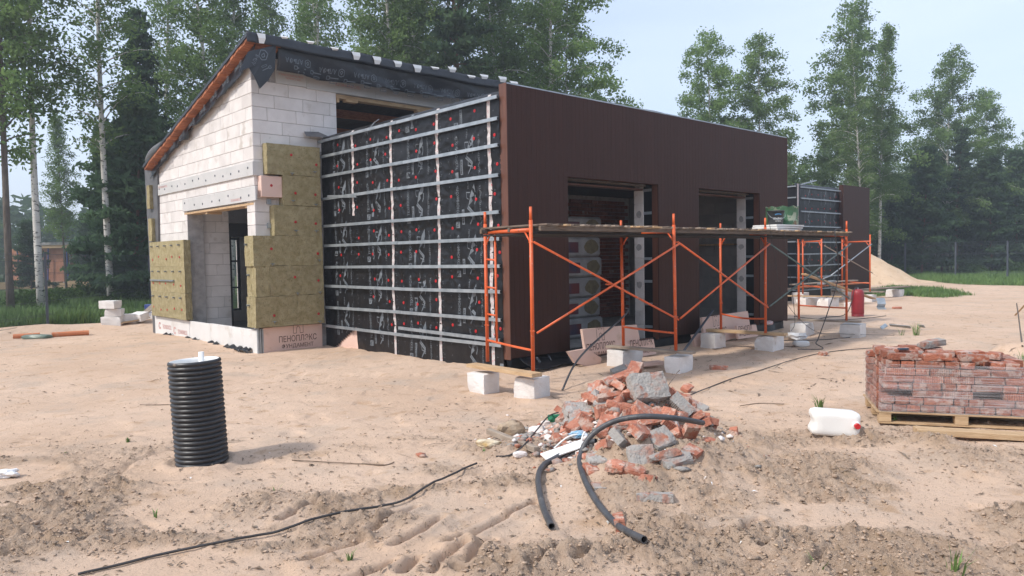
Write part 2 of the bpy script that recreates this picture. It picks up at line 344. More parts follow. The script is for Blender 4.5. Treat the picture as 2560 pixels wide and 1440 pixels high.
def smoothpts(P_, n=8):
    P_ = [Vector(p) for p in P_]; out = []
    for i in range(len(P_)-1):
        p0 = P_[max(i-1,0)]; p1 = P_[i]; p2 = P_[i+1]; p3 = P_[min(i+2, len(P_)-1)]
        for k in range(n):
            t = k/n
            out.append(.5*((2*p1)+(-p0+p2)*t+(2*p0-5*p1+4*p2-p3)*t*t+(-p0+3*p1-3*p2+p3)*t**3))
    out.append(P_[-1]); return out
def lathe(prof, seg=24):
    V = []; F = []
    for r, z in prof:
        for k in range(seg):
            a = 2*math.pi*k/seg; V.append((r*math.cos(a), r*math.sin(a), z))
    for i in range(len(prof)-1):
        for k in range(seg):
            k2 = (k+1) % seg; F.append((i*seg+k, i*seg+k2, (i+1)*seg+k2, (i+1)*seg+k))
    return V, F
def tag(o, label=None, cat=None, group=None, kind=None):
    if label: o['label'] = label
    if cat: o['category'] = cat
    if group: o['group'] = group
    if kind: o['kind'] = kind
    return o
def thing(name, loc, label, cat, group=None, rot=None):
    o = bpy.data.objects.new(name, None); COL.objects.link(o); o.location = loc; o.empty_display_size = .2
    if rot is not None: o.rotation_euler = rot
    WT[o.name] = tuple(loc)
    return tag(o, label, cat, group)
def local(name, V, F, m_, parent, smooth=False, loc=(0,0,0), rot=None):
    o = bpy.data.objects.new(name, mesh(name, V, F, m_, smooth)); COL.objects.link(o); o.parent = parent; o.location = loc
    if rot is not None: o.rotation_euler = rot
    return o
def locbox(name, lo, hi, m_, parent, b=0.):
    V = boxv(lo, hi); F = BOXF
    if b: V, F = bev(V, F, b)
    return local(name, V, F, m_, parent)
# lettering: text turned into flat polygons (x right, y up), origin at left baseline
FC = {}
def glyphs(s, size, res=3):
    key = (s, res)
    if key not in FC:
        cu = bpy.data.curves.new('tmp', 'FONT'); cu.body = s; cu.size = 1.; cu.resolution_u = res; cu.offset = .009
        ob = bpy.data.objects.new('tmp', cu); COL.objects.link(ob)
        dg = bpy.context.evaluated_depsgraph_get(); me = bpy.data.meshes.new_from_object(ob.evaluated_get(dg))
        FC[key] = ([(v.co.x, v.co.y) for v in me.vertices], [tuple(p.vertices) for p in me.polygons])
        bpy.data.objects.remove(ob); bpy.data.curves.remove(cu); bpy.data.meshes.remove(me)
    V, F = FC[key]
    return [(x*size, y*size) for x, y in V], F
def fit(s, width, height=None, res=3):
    V, F = glyphs(s, 1., res)
    xs = [v[0] for v in V]; ys = [v[1] for v in V]
    w_ = max(xs)-min(xs); h_ = max(ys)-min(ys); kx = width/w_; ky = (height/h_) if height else kx
    return [((x-min(xs))*kx, (y-min(ys))*ky) for x, y in V], F
def strokes(segs, wd):
    V = []; F = []
    for (x1, y1), (x2, y2) in segs:
        L = math.hypot(x2-x1, y2-y1) or 1e-6; nx, ny = -(y2-y1)/L*wd/2, (x2-x1)/L*wd/2; n = len(V)
        V += [(x1+nx,y1+ny),(x1-nx,y1-ny),(x2-nx,y2-ny),(x2+nx,y2+ny)]; F.append((n,n+1,n+2,n+3))
    return V, F
def poly(pts): return list(pts), [tuple(range(len(pts)))]
def merge(*items):
    # items: ((V2,F),(ox,oy),rotdeg)
    V = []; F = []
    for (v, f), (ox, oy), a in items:
        n = len(V); c, s = math.cos(R_(a)), math.sin(R_(a))
        V += [(x*c-y*s+ox, x*s+y*c+oy) for x, y in v]; F += [tuple(i+n for i in q) for q in f]
    return V, F
def place2d(name, VF, fn, m_, parent):
    V, F = VF; return mobj(name, [fn(x, y) for x, y in V], F, m_, parent)
# ================================================================== GROUND
def axis(lo, hi, step, far, grow):
    a = list(np.arange(lo, hi, step)); s = step; x = a[-1]
    while x < far: s *= grow; x += s; a.append(x)
    s = step; x = a[0]; b = []
    while x > -far: s *= grow; x -= s; b.append(x)
    return np.array(b[::-1]+a)
uu = axis(-3.4, 4.2, .0165, 420, 1.03); vv = axis(3.5, 7.4, .0165, 420, 1.025)
fh = np.array([fw[0], fw[1]]); fh /= np.hypot(*fh); rh = np.array([rt[0], rt[1]])
UU, VV = np.meshgrid(uu, vv)
gx_ = (UU*rh[0]+VV*fh[0]).ravel(); gy_ = (UU*rh[1]+VV*fh[1]).ravel()
keepfine = (np.hypot(gx_, gy_) < 60)
gz_ = np.where(keepfine, T(gx_, gy_), 0)
nu, nv = len(uu), len(vv)
I = np.arange(nu*nv).reshape(nv, nu)
GF = np.stack([I[:-1,:-1].ravel(), I[:-1,1:].ravel(), I[1:,1:].ravel(), I[1:,:-1].ravel()], 1)
gm = bigmesh('ground', np.stack([gx_, gy_, gz_], 1), GF, None, True)
wob = (fbm(gx_*.8, gy_*.8, 3, 5)-.5)*1.6
dist_edge = segdist(gx_, gy_, SANDPOLY+[SANDPOLY[0]])
ins = inpoly(gx_, gy_, SANDPOLY)
gr = np.where(ins, 0., 1.)*1.0
gr = np.clip(np.where(ins, -dist_edge, dist_edge)+wob*.25, -.5, .5)+.5
PATCH = [g(2175, 724), g(2240, 716), g(2330, 722), g(2420, 735), g(2330, 742), g(2240, 735), g(2170, 740)]
pe = segdist(gx_, gy_, PATCH+[PATCH[0]]); pin = inpoly(gx_, gy_, PATCH)
gr = np.maximum(gr, np.clip(np.where(pin, pe, -pe)+wob*.2, -.4, .4)+.4)
ch = churn(gx_, gy_)
for nme, arr in (('grass', gr), ('churn', ch)):
    at = gm.attributes.new(nme, 'FLOAT', 'POINT'); at.data.foreach_set('value', arr.astype(np.float32))
def groundmat():
    m_ = bpy.data.materials.new('sandy_soil'); m_.use_nodes = True; n = m_.node_tree; b = n.nodes['Principled BSDF']; b.inputs['Roughness'].default_value = .97; b.inputs['Specular IOR Level'].default_value = .15
    tc_ = n.nodes.new('ShaderNodeTexCoord'); P_ = tc_.outputs['Object']
    def noise(s, d=5, r=.55, stretch=None):
        q = n.nodes.new('ShaderNodeTexNoise'); q.inputs['Scale'].default_value = s; q.inputs['Detail'].default_value = d; q.inputs['Roughness'].default_value = r
        if stretch:
            mp_ = n.nodes.new('ShaderNodeMapping'); mp_.inputs['Scale'].default_value = stretch; mp_.inputs['Rotation'].default_value = (0,0,R_(-42)); lnk(n, P_, mp_.inputs[0]); lnk(n, mp_.outputs[0], q.inputs['Vector'])
        else: lnk(n, P_, q.inputs['Vector'])
        return q.outputs['Fac']
    def mr(x, a, b_, c=0., d=1.):
        q = n.nodes.new('ShaderNodeMapRange'); q.inputs[1].default_value = a; q.inputs[2].default_value = b_; q.inputs[3].default_value = c; q.inputs[4].default_value = d; lnk(n, x, q.inputs[0]); return q.outputs[0]
    def mixc(f, a, b_):
        q = n.nodes.new('ShaderNodeMix'); q.data_type = 'RGBA'; lnk(n, f, q.inputs['Factor'])
        for s_, v in (('A', a), ('B', b_)):
            if isinstance(v, tuple): q.inputs[s_].default_value = (*v, 1)
            else: lnk(n, v, q.inputs[s_])
        return q.outputs['Result']
    def attr(x):
        q = n.nodes.new('ShaderNodeAttribute'); q.attribute_name = x; return q.outputs['Fac']
    def mul(a, b_):
        q = n.nodes.new('ShaderNodeMath'); q.operation = 'MULTIPLY'; lnk(n, a, q.inputs[0]); lnk(n, b_, q.inputs[1]); return q.outputs[0]
    c = mixc(mr(noise(.45, 5), .38, .62), (.55,.395,.285), (.615,.455,.34))
    c = mixc(mr(noise(1.1, 6, .6), .52, .68), c, (.49,.38,.295))
    c = mixc(mr(noise(3.2, 6, .65), .56, .70), c, (.44,.295,.19))
    c = mixc(mr(noise(22, 5, .7, (1, 3, 1)), .60, .68), c, (.30,.22,.15))
    c = mixc(mr(noise(60, 3, .6), .64, .70), c, (.24,.18,.13))
    cc = mixc(mr(noise(5, 7, .7), .38, .60), (.46,.33,.235), (.57,.43,.32))
    cc = mixc(mr(noise(2.1, 5, .6), .55, .68), cc, (.46,.32,.21))
    cc = mixc(mr(noise(25, 6, .7), .58, .72), cc, (.25,.18,.125))  # dark noise flecks paint in the shade of crevices in the churned soil
    c = mixc(attr('churn'), c, cc)
    gcol = mixc(mr(noise(1.5, 6, .7), .4, .6), (.035,.065,.018), (.085,.12,.035))
    c = mixc(attr('grass'), c, gcol)
    lnk(n, c, b.inputs['Base Color'])
    h = n.nodes.new('ShaderNodeMath'); h.operation = 'ADD'; lnk(n, mul(noise(45, 8, .75), mr(attr('churn'), 0, 1, .5, 1.5)), h.inputs[0]); lnk(n, mul(noise(9, 6, .6), mr(attr('churn'), 0, 1, .5, 1.4)), h.inputs[1])
    bp = n.nodes.new('ShaderNodeBump'); bp.inputs['Strength'].default_value = .85; bp.inputs['Distance'].default_value = .034; lnk(n, h.outputs[0], bp.inputs['Height']); lnk(n, bp.outputs[0], b.inputs['Normal'])
    return m_
sand = groundmat(); gm.materials.append(sand)
go = bpy.data.objects.new('ground', gm); COL.objects.link(go); tag(go, kind='structure')

# ================================================================== HOUSE
X0, Y0 = 6.13, 13.86
RTOP = lambda y: 5.85-.287*(y-13.4)
house = thing('house', (X0, 13.86, 0), 'unfinished two-part house with white block gable, black membrane side wall and dark brown front wing behind the orange scaffold', 'house')
H = house
def segs(a0, a1, holes, off, L=.6):
    cuts = []; iv = [(a0, a1)]
    for h0, h1 in holes:
        nv_ = []
        for s, e in iv:
            if h1 <= s or h0 >= e: nv_.append((s, e))
            else:
                if h0 > s: nv_.append((s, h0))
                if h1 < e: nv_.append((h1, e))
        iv = nv_
    for s, e in iv:
        x = s; first = True
        while x < e-1e-6:
            nx = min(e, x+(off if first and off > .05 else L)); first = False
            if e-nx < .1: nx = e
            cuts.append((x, nx)); x = nx
    return cuts
def wall_blocks(axis_, plane, depth, a0, a1, z0, z1, holes, mt, zmax=None, parent=None, gap=.0035, lim=None, name='block'):
    """a course of blocks along y (axis_ 0: wall plane at x) or x (axis_ 1: wall plane at y); faces point to minus"""
    k = 0; z = z0
    while z < z1-.02:
        zt = min(z+.25, z1)
        hs = [(h[0], h[1]) for h in holes if h[2] < z+.2 and h[3] > z+.05]
        for s, e in segs(a0, a1, hs, [.6, .3, .45, .15][k % 4]):
            if lim and not lim((s+e)/2, (z+zt)/2): continue
            d = random.uniform(-.0015, .0015); p0 = plane+d
            lo, hi = ((p0, s+gap, z+gap), (p0+depth, e-gap, zt-gap)) if axis_ == 0 else ((s+gap, p0, z+gap), (e-gap, p0+depth, zt-gap))
            if zmax and zmax(e) < zt:      # cut under the sloping roof
                if zmax(s) <= z+.02: continue
                zs, ze = min(zt-gap, zmax(s)), max(z+gap, min(zt-gap, zmax(e)))
                a, b_ = lo[1], hi[1]
                if ze <= z+gap+1e-4:
                    b_ = s+(e-s)*(zmax(s)-z)/(zmax(s)-zmax(e)+1e-9); ze = z+gap+.002
                x1, x2 = lo[0], hi[0]; zl = z+gap
                V = [(x1,a,zl),(x2,a,zl),(x2,b_,zl),(x1,b_,zl),(x1,a,zs),(x2,a,zs),(x2,b_,ze),(x1,b_,ze)]
                mobj(name, V, BOXF, mt, parent or H)
            else: box(name, lo, hi, mt, parent or H, b=.004)
        z = zt; k += 1
def wallcore(name, axis_, plane, depth, a0, a1, z0, z1, holes, mt, parent, zmax=None):
    """solid wall with rectangular holes, built of plain pieces in one mesh"""
    V = []; F = []
    av = sorted({a0, a1, *[h for q in holes for h in q[:2] if a0 < h < a1]}); zv = sorted({z0, z1, *[h for q in holes for h in q[2:] if z0 < h < z1]})
    for i in range(len(av)-1):
        for j in range(len(zv)-1):
            ca, cz = (av[i]+av[i+1])/2, (zv[j]+zv[j+1])/2
            if any(q[0] < ca < q[1] and q[2] < cz < q[3] for q in holes): continue
            lo, hi = ((plane, av[i], zv[j]), (plane+depth, av[i+1], zv[j+1])) if axis_ == 0 else ((av[i], plane, zv[j]), (av[i+1], plane+depth, zv[j+1]))
            n = len(V); bv = boxv(lo, hi)
            if zmax: bv = [(x, y, min(z, max(zmax(y), z0)) if z > (zv[j]+.001) else z) for x, y, z in bv]
            V += bv; F += [tuple(q+n for q in f) for f in BOXF]
    return mobj(name, V, F, mt, parent)
GOP = (14.07, 17.45, 0.15, 2.84)
ztop = lambda y: RTOP(y)-.15
# gable wall
wallcore('wall_core', 0, X0+.012, .35, Y0+.02, 19.72, -.1, 5.7, [GOP, (15.6, 15.61, 9, 9.1)], mortar, H, zmax=lambda y: ztop(y)-.02)
wall_blocks(0, X0, .02, Y0+.001, 19.74, .15, 5.65, [GOP], aac, zmax=ztop)
# front wall of the tall part
FOP = (7.93, 11.9, 4.0, 5.12)
wallcore('wall_core', 1, Y0+.012, .35, X0+.37, 22, -.1, 5.62, [FOP, (9.2, 15.5, .15, 2.6)], mortar, H)
wall_blocks(1, Y0, .36, X0+.0, 7.93, .15, 5.15, [], aac, lim=lambda a, z: z > 3.85 or (a < 6.9 and z > 2.05))
wallcore('rear_wall', 1, 19.74, .3, X0+.02, 22, -.1, 4.0, [(7.8, 8.3, .4, 2.35), (10, 12, 1, 2.3)], aac, H)
wallcore('end_wall', 0, 21.7, .3, 14.2, 19.7, -.1, 3.9, [], aac, H)
# floor slab of the tall part and of the wing
box('floor_slab', (6.5, 14.22, -.1), (21.7, 19.7, .13), concrete, H)
# inner cross wall seen through the side opening, and the jamb
wall_blocks(1, 17.55, .25, 6.505, 7.12, .15, 4.2, [], aac, gap=.004)
wallcore('wall_core', 1, 17.562, .22, 6.49, 7.11, .13, 4.2, [], mortar, H)
wall_blocks(1, 17.452, .02, X0+.003, X0+.37, .15, 2.84, [], aac, gap=.005)
V, F = [], []
for zc, ww in ((2.65,.13),(1.95,.17),(1.2,.12),(.95,.17),(.28,.17),(2.1,.08)):
    a = [(X0+.18+ww*1.0*math.cos(t)*random.uniform(.8,1.1), 17.4495, zc+.035*math.sin(t)*random.uniform(.6,1.2)) for t in np.linspace(0, 2*math.pi, 11)[:-1]]
    n = len(V); V += a; F.append(tuple(range(n, n+10)))
mobj('glue_smear', V, F, mortar, H)
box('steel_lintel', (X0-.005, 13.9, 2.79), (X0+.3, 17.6, 2.835), wood, H)
box('formwork_board', (X0+.02, 14.1, 2.75), (X0+.3, 14.35, 2.79), wood, H); box('formwork_board', (X0+.02, 16.3, 2.74), (X0+.34, 16.4, 2.79), wood, H)
# door frame and window deeper in
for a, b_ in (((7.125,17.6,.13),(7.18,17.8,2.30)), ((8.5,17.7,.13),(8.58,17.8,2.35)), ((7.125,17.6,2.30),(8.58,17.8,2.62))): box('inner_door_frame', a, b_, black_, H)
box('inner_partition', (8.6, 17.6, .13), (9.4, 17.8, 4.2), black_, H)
for a, b_ in (((7.8,19.8,.4),(7.86,19.86,2.35)), ((8.24,19.8,.4),(8.3,19.86,2.35)), ((7.86,19.8,.4),(8.24,19.86,.46)), ((7.86,19.8,1.7),(8.24,19.86,1.75)), ((7.86,19.8,1.0),(8.24,19.86,1.04)), ((7.86,19.8,2.29),(8.24,19.86,2.35))): box('window_frame', a, b_, posts, H)
# foam strips with dark plugs on the gable
def strip(lo, hi, n, mt=xps):
    s = box('foam_strip', lo, hi, mt, H, b=.003)
    for i in range(n):
        y = lo[1]+(hi[1]-lo[1])*(i+random.uniform(.3,.7))/n; z = (lo[2]+hi[2])/2+random.uniform(-.05,.05)
        V, F = lathe([(.024, 0), (.020, .006), (0.001, .007)], 10)
        p = mobj('plug', [(-q[2], q[0], q[1]) for q in V], F, posts, None, loc=(lo[0]-.001, y, z)); p.parent = s; p.matrix_parent_inverse = Matrix.Translation(-s.location)
    return s
strip((X0-.035, 13.862, 3.34), (X0-.001, 19.3, 3.60), 13); strip((X0-.035, 19.302, 3.34), (X0-.001, 19.70, 3.85), 3)
strip((X0-.035, 13.74, 2.86), (X0-.001, 17.62, 3.13), 8)
box('foam_strip', (X0-.036, 13.82, 3.34), (6.3, 13.858, 3.60), xps, H)
# faint red maker's print on the strips
def onx(x): return lambda a, b_: None
V2 = fit('TECHNONICOL', .62, .05); place2d('printed_lettering', V2, lambda a, b_: (X0-.0375, 19.2-a, 3.50-.0*a+b_), printr, H)
V2 = fit('TECHNONICOL', .5, .05); place2d('printed_lettering', V2, lambda a, b_: (X0-.0375, 14.9-a, 2.90+b_), printr, H)
# plinth boards (gable side) with red print, and the pink one (front side)
ys = [19.72, 18.55, 17.35, 16.15, 14.98, 13.80]
for i in range(5):
    d = random.uniform(0, .008); box('plinth_board', (X0-.06-d, ys[i+1]+.004, -.12), (X0-.002, ys[i]-.004, .40+random.uniform(-.01,.01)), xpsw, H, b=.003)
for yy, zz in ((19.35, .12), (18.3, .06)):
    place2d('printed_lettering', fit('TECHNONICOL', .62, .10), lambda a, b_: (X0-.071, yy-.2-a, zz+b_), printr, H)
    ring = [(.07*math.cos(t), .07*math.sin(t)) for t in np.linspace(.6, 5.7, 14)]; place2d('printed_emblem', strokes(list(zip(ring[:-1], ring[1:])), .035), lambda a, b_: (X0-.071, yy-a, zz+.06+b_), printr, H)
TOWER = strokes([((0,0),(0,.9)),((0,.9),(0,1.)),((0,1),(.22,1)),((.22,1),(.22,.86)),((.22,.86),(.4,.86)),((.4,.86),(.4,1)),((.4,1),(.6,1)),((.6,1),(.6,.86)),((.6,.86),(.78,.86)),((.78,.86),(.78,1)),((.78,1),(1,1)),((1,1),(1,0)),((1,0),(.68,0)),((.68,0),(.68,.38)),((.68,.38),(.6,.52)),((.6,.52),(.5,.56)),((.5,.56),(.4,.52)),((.4,.52),(.32,.38)),((.32,.38),(.32,0)),((.32,0),(0,0))], .045)
def foamlogo(wd):
    """tower emblem over two lines of lettering, wd wide, origin bottom-left of the upper line"""
    t = ([(x*.26*wd, y*.30*wd) for x, y in TOWER[0]], TOWER[1])
    return merge((fit('ПЕНОПЛЭКС', wd, wd*.155), (0, 0), 0), (fit('ФУНДАМЕНТ', wd*.84, wd*.125), (wd*.07, -wd*.17), 0), (t, (wd*.38, wd*.20), 0))
pb = box('plinth_board', (X0+.06, Y0-.08, -.12), (7.43, Y0-.002, .43), pink, H, b=.003)
place2d('printed_lettering', foamlogo(.80), lambda a, b_: (6.50+a, Y0-.0815, .12+b_), printk, H)
for x in (X0-.055, X0-.015, X0+.03): box('corner_stud', (x, Y0-.085, -.08), (x+.028, Y0-.03, .41), zinc, H)
# mineral wool slabs: front of the corner, and on the gable beyond the opening
def wslab(lo, hi):
    V = []; F = []; nx = max(2, int((hi[0]-lo[0])/.07)); ny = max(2, int((hi[1]-lo[1])/.07)); nz = max(2, int((hi[2]-lo[2])/.07))
    bm = bmesh.new(); r = bmesh.ops.create_cube(bm, size=1); bmesh.ops.subdivide_edges(bm, edges=bm.edges, cuts=5, use_grid_fill=True)
    for v in bm.verts:
        c = v.co; d = (.006 if abs(c.x) > .49 or abs(c.y) > .49 or abs(c.z) > .49 else 0)
        v.co = Vector(((c.x)*(hi[0]-lo[0])+random.uniform(-d,d), c.y*(hi[1]-lo[1])+random.uniform(-d,d), c.z*(hi[2]-lo[2])+random.uniform(-d,d)))
    me = bpy.data.meshes.new('wool_slab'); bm.to_mesh(me); bm.free(); me.materials.append(wool)
    return finish(bpy.data.objects.new('wool_slab', me), H, [(hi[i]+lo[i])/2 for i in range(3)])
DV, DF = lathe([(.026, 0), (.026, .005), (.012, .008), (.010, .004), (.0005, .004)], 14)
disc_y = mesh('fastener', [(a, -c, b_) for a, b_, c in DV], [tuple(f[::-1]) for f in DF], redp)
disc_x = mesh('fastener', [(-c, a, b_) for a, b_, c in DV], DF, redp)
def sub(me, name, loc, par):
    o = bpy.data.objects.new(name, me); COL.objects.link(o); o.location = loc; o.parent = par; o.matrix_parent_inverse = Matrix.Translation(-Vector(WT[par.name])); return o
brk = mesh('bracket', boxv((-.035,-.05,-.004), (.035,.03,.004))+boxv((-.003,-.05,-.03), (.003,.02,0)), BOXF+[tuple(i+8 for i in f) for f in BOXF], zinc)
brkx = mesh('bracket', [(b_, a, c) for a, b_, c in boxv((-.035,-.05,-.004), (.035,.03,.004))+boxv((-.003,-.05,-.03), (.003,.02,0))], [tuple(f[::-1]) for f in BOXF+[tuple(i+8 for i in f) for f in BOXF]], zinc)
WY = 13.66
rows = [(6.00, .45, 1.03), (6.02, 1.035, 1.61), (5.99, 1.615, 2.19), (6.42, 2.195, 2.775), (6.62, 2.78, 3.36), (6.31, 3.365, 3.95)]
tufts = []
for k, (xa, z0, z1) in enumerate(rows):
    xs = [xa] + ([6.30, 6.95] if k == 1 else [6.85] if k in (0, 2) else []) + [7.42]
    for i in range(len(xs)-1):
        s = wslab((xs[i], WY+random.uniform(-.008,.008), z0), (xs[i+1], Y0-.003, z1))
        for fx in [x for x in np.arange(6.35, 7.35, .48) if xs[i]+.05 < x < xs[i+1]-.03]:
            sub(disc_y, 'fastener', (fx+random.uniform(-.04,.04), WY-.006, (z0+z1)/2+random.uniform(-.12,.1)), s)
            sub(brk, 'bracket', (fx+random.uniform(-.03,.03), WY+.01, z0+random.choice([.04,.10])), s)
            tufts.append((fx, z0+.07))
    if k < 3:   # outer wrap on the gable side of the corner
        s = wslab((xa-.0, Y0+.0, z0), (X0-.003, 14.06, z1)); sub(brkx, 'bracket', (xa, 13.95, z1-.15), s)
for k, z0 in enumerate((.42, 1.02, 1.62)):
    s = wslab((X0-.15, 17.30, z0), (X0-.003, 19.66, z0+.595))
    for yy in np.linspace(17.55, 19.45, 5):
        sub(disc_x, 'fastener', (X0-.155, yy+random.uniform(-.05,.05), z0+.2+random.uniform(-.05,.05)), s)
        sub(brkx, 'bracket', (X0-.15, yy+random.uniform(-.03,.03), z0+.50), s)
box('furring_rail', (X0-.19, 17.95, 1.28), (X0-.152, 19.6, 1.31), zinc, H)
wslab((X0-.13, 19.50, 2.25), (X0-.04, 19.76, 2.80)); wslab((X0-.13, 19.58, 3.05), (X0-.04, 19.80, 3.62))
s = box('foam_piece', (6.20, Y0-.16, 2.93), (6.615, Y0-.004, 3.33), pink, H, b=.004); sub(disc_y, 'fastener', (6.40, Y0-.16, 3.15), s)
box('corner_bracket', (6.36, Y0-.05, 2.80), (6.44, Y0-.002, 2.90), zinc, H); box('corner_bracket', (6.36, Y0-.05, 2.34), (6.50, Y0-.002, 2.44), zinc, H)
# roof
def slab_poly(name, x0, x1, prof, mt, parent):
    n = len(prof); V = [(x0, y, z) for y, z in prof]+[(x1, y, z) for y, z in prof]
    F = [tuple(range(n))[::-1], tuple(range(n, 2*n))]+[(i, (i+1) % n, (i+1) % n+n, i+n) for i in range(n)]
    return mobj(name, V, F, mt, parent)
YL = 19.55
slab_poly('roof', 5.86, 22.2, [(13.36, RTOP(13.36)-.06), (13.36, RTOP(13.36)), (YL, RTOP(YL)), (YL, RTOP(YL)-.06)], membr, H)
y = 13.40
while y < YL-.13:
    dz = random.uniform(-.008, .004); wdt = .128
    zt = RTOP(y+.065)-.062; V = []
    for (xx) in (5.88+random.uniform(-.01,.012), 6.55):
        for yy in (y, y+wdt-.004):
            for zz in (RTOP(yy)-.062, RTOP(yy)-.112+dz): V.append((xx, yy, zz))
    F = [(0,1,3,2),(4,6,7,5),(0,4,5,1),(2,3,7,6),(1,5,7,3),(0,2,6,4)]
    mobj('soffit_plank', V, F, redwood, H); y += wdt
for yy in (14.5, 15.4, 16.3, 17.2, 18.1, 19.0):
    zz = RTOP(yy)-.30; box('rafter', (6.5, yy, zz), (21.9, yy+.07, zz+.18), redwood, H)
mobj('membrane_flap', [(7.18,Y0-.12,4.16),(7.62,Y0-.30,4.16),(7.62,Y0-.02,4.22),(7.18,Y0-.02,4.27),(7.4,Y0-.2,4.26)], [(0,1,4),(1,2,4),(2,3,4),(3,0,4)], memg, H)
slab_poly('ceiling_membrane', 6.55, 21.9, [(13.9, RTOP(13.9)-.09), (13.9, RTOP(13.9)-.07), (19.7, RTOP(19.7)-.07), (19.7, RTOP(19.7)-.09)], membr, H)
# fascia and hanging membrane skirt along the high eave
def grid(name, fn, na, nb, mt, parent, thick=.004):
    V = []; F = []
    for i in range(na+1):
        for j in range(nb+1): V.append(fn(i/na, j/nb))
    for i in range(na):
        for j in range(nb): a = i*(nb+1)+j; F.append((a, a+1, a+nb+2, a+nb+1))
    o = mobj(name, V, F, mt, parent, smooth=True)
    if thick:
        md = o.modifiers.new('t', 'SOLIDIFY'); md.thickness = thick; md.offset = 0
    return o
grid('fascia_membrane', lambda a, b_: (5.84+a*16.4, 13.345+.012*math.sin(a*90)*b_-.02*b_, RTOP(13.35)+.012-b_*.19+.01*math.sin(a*53)), 120, 4, membr, H)
sk = [on(1, 13.55, *p) for p in [(688,178),(720,184),(770,193),(830,203),(900,214),(1000,229),(1100,243),(1160,247),(1210,243),(1256,236),(1420,262),(1600,300)]]
skx = [p[0] for p in sk]; skz = [p[2] for p in sk]
def skirt(x, z):
    f = float(fbm(x*1.6, z*2.2, 3, 301)); d = max(0, 5.70-z)
    return 13.40+.22*d+.24*d*(f-.5)*2+.035*math.sin(x*4.1+z*8+6*f)*min(1, d*4)*(.3+f)
xs0, xs1 = skx[0], 16.0
def skfn(a, b_):
    x = xs0+a*(xs1-xs0); zb = float(np.interp(x, skx, skz)); z = 5.70+(zb-5.70+.05*(float(fbm(x*2.3, 7, 3, 77))-.5))*b_; return (x, skirt(x, z), z)
skirto = grid('roof_membrane_skirt', skfn, 150, 12, membr, H)
def skp(x0, z0):
    return lambda a, b_: (x0-a, skirt(x0-a, z0-b_)-.006, z0-b_)   # upside down print
SHIELD = strokes([((0,.1),(.0,.8)),((0,.8),(.45,1)),((.45,1),(.9,.8)),((.9,.8),(.9,.1)),((.9,.1),(.45,-.15)),((.45,-.15),(0,.1)),((.25,.3),(.45,.15)),((.45,.15),(.65,.35)),((.65,.35),(.45,.7)),((.45,.7),(.25,.3))], .10)
BOLT = merge((strokes([((0,0),(.7,0))], .07), (0,0), 0), (strokes([((.72,-.11),(.72,.11)),((.72,.11),(.95,.11)),((.95,.11),(.95,-.11)),((.95,-.11),(.72,-.11))], .05), (0,0), 0), (strokes([((.1,.22),(.62,.22)),((.62,.22),(.62,.36)),((.62,.36),(.1,.36)),((.1,.36),(.1,.22))], .04), (0,0), 0))
V, F = [], []
def addpr(vf, fn):
    n = len(V); V.extend(fn(a, b_) for a, b_ in vf[0]); F.extend(tuple(i+n for i in q) for q in vf[1])
x = 7.15; k = 0
while x < 12.6:
    zl = float(np.interp(x, skx, skz))
    zt = 5.50 if x > 7.5 else 5.56
    addpr(merge((fit('АЛЬФА', .36, .105), (.17, 0), 0), (([(a*.13, b_*.13) for a, b_ in SHIELD[0]], SHIELD[1]), (0, 0), 0)), skp(x+.0, zt))
    for q in (0, 1):
        addpr(([(a*.26, b_*.26) for a, b_ in BOLT[0]], BOLT[1]), skp(x-.0+q*.37-.1, zt-.17-q*.02))
    x += .74; k += 1
mobj('printed_lettering', V, F, printm, H)
# corner flap
fl = [on(1, 13.36, *p) for p in [(598,178),(622,128),(690,112),(690,172),(672,200),(650,222),(634,190),(618,158)]]
c0 = np.mean([on(1, 13.36, 650, 160)], axis=0)
Vf = [tuple(c0+np.array([0,-.03,0]))]+[tuple(p+np.array([0, random.uniform(-.02,.05), 0])) for p in fl]
o = mobj('membrane_flap', Vf, [(0, i+1, (i+1) % 8+1) for i in range(8)], membr, H); md = o.modifiers.new('t', 'SOLIDIFY'); md.thickness = .004
sh = merge((([(a*.16, b_*.17) for a, b_ in SHIELD[0]], SHIELD[1]), (-.02, .12), -20), (fit('АЛЬФ', .22, .08), (-.10, -.06), 62), (([(a*.2, b_*.2) for a, b_ in BOLT[0]], BOLT[1]), (0.05, -.12), 30))
place2d('printed_lettering', sh, lambda a, b_: (c0[0]+a-.02, c0[1]-.036, c0[2]+b_), printm, H)
# crumpled strip under the verge along the gable
def vfn(a, b_):
    y = 13.45+a*6.1; zt = RTOP(y)-.115; n_ = float(fbm(y*2.1, 3, 3, 402))
    w_ = (.16+.20*n_)*(1-.35*a); z = zt-b_*w_
    return (X0-.07-.16*(float(fbm(y*3.1, b_*2, 3, 411))-.5)*b_-.03*b_, y, z)
grid('verge_membrane', vfn, 90, 5, membr, H)
V, F = [], []
for i, y in enumerate(np.arange(14.2, 18.6, .62)):
    zt = RTOP(y)-.2
    addpr(merge((fit(['АЛЬФА', 'ЛЬФА', 'АЛЬ'][i % 3], .24, .08), (0, 0), 0), (([(a*.10, b_*.11) for a, b_ in SHIELD[0]], SHIELD[1]), (.27, 0), 0)), lambda a, b_: (X0-.165, y-a*.9+b_*.2, zt-.12+b_+a*.25))
mobj('printed_lettering', V, F, printm, H)
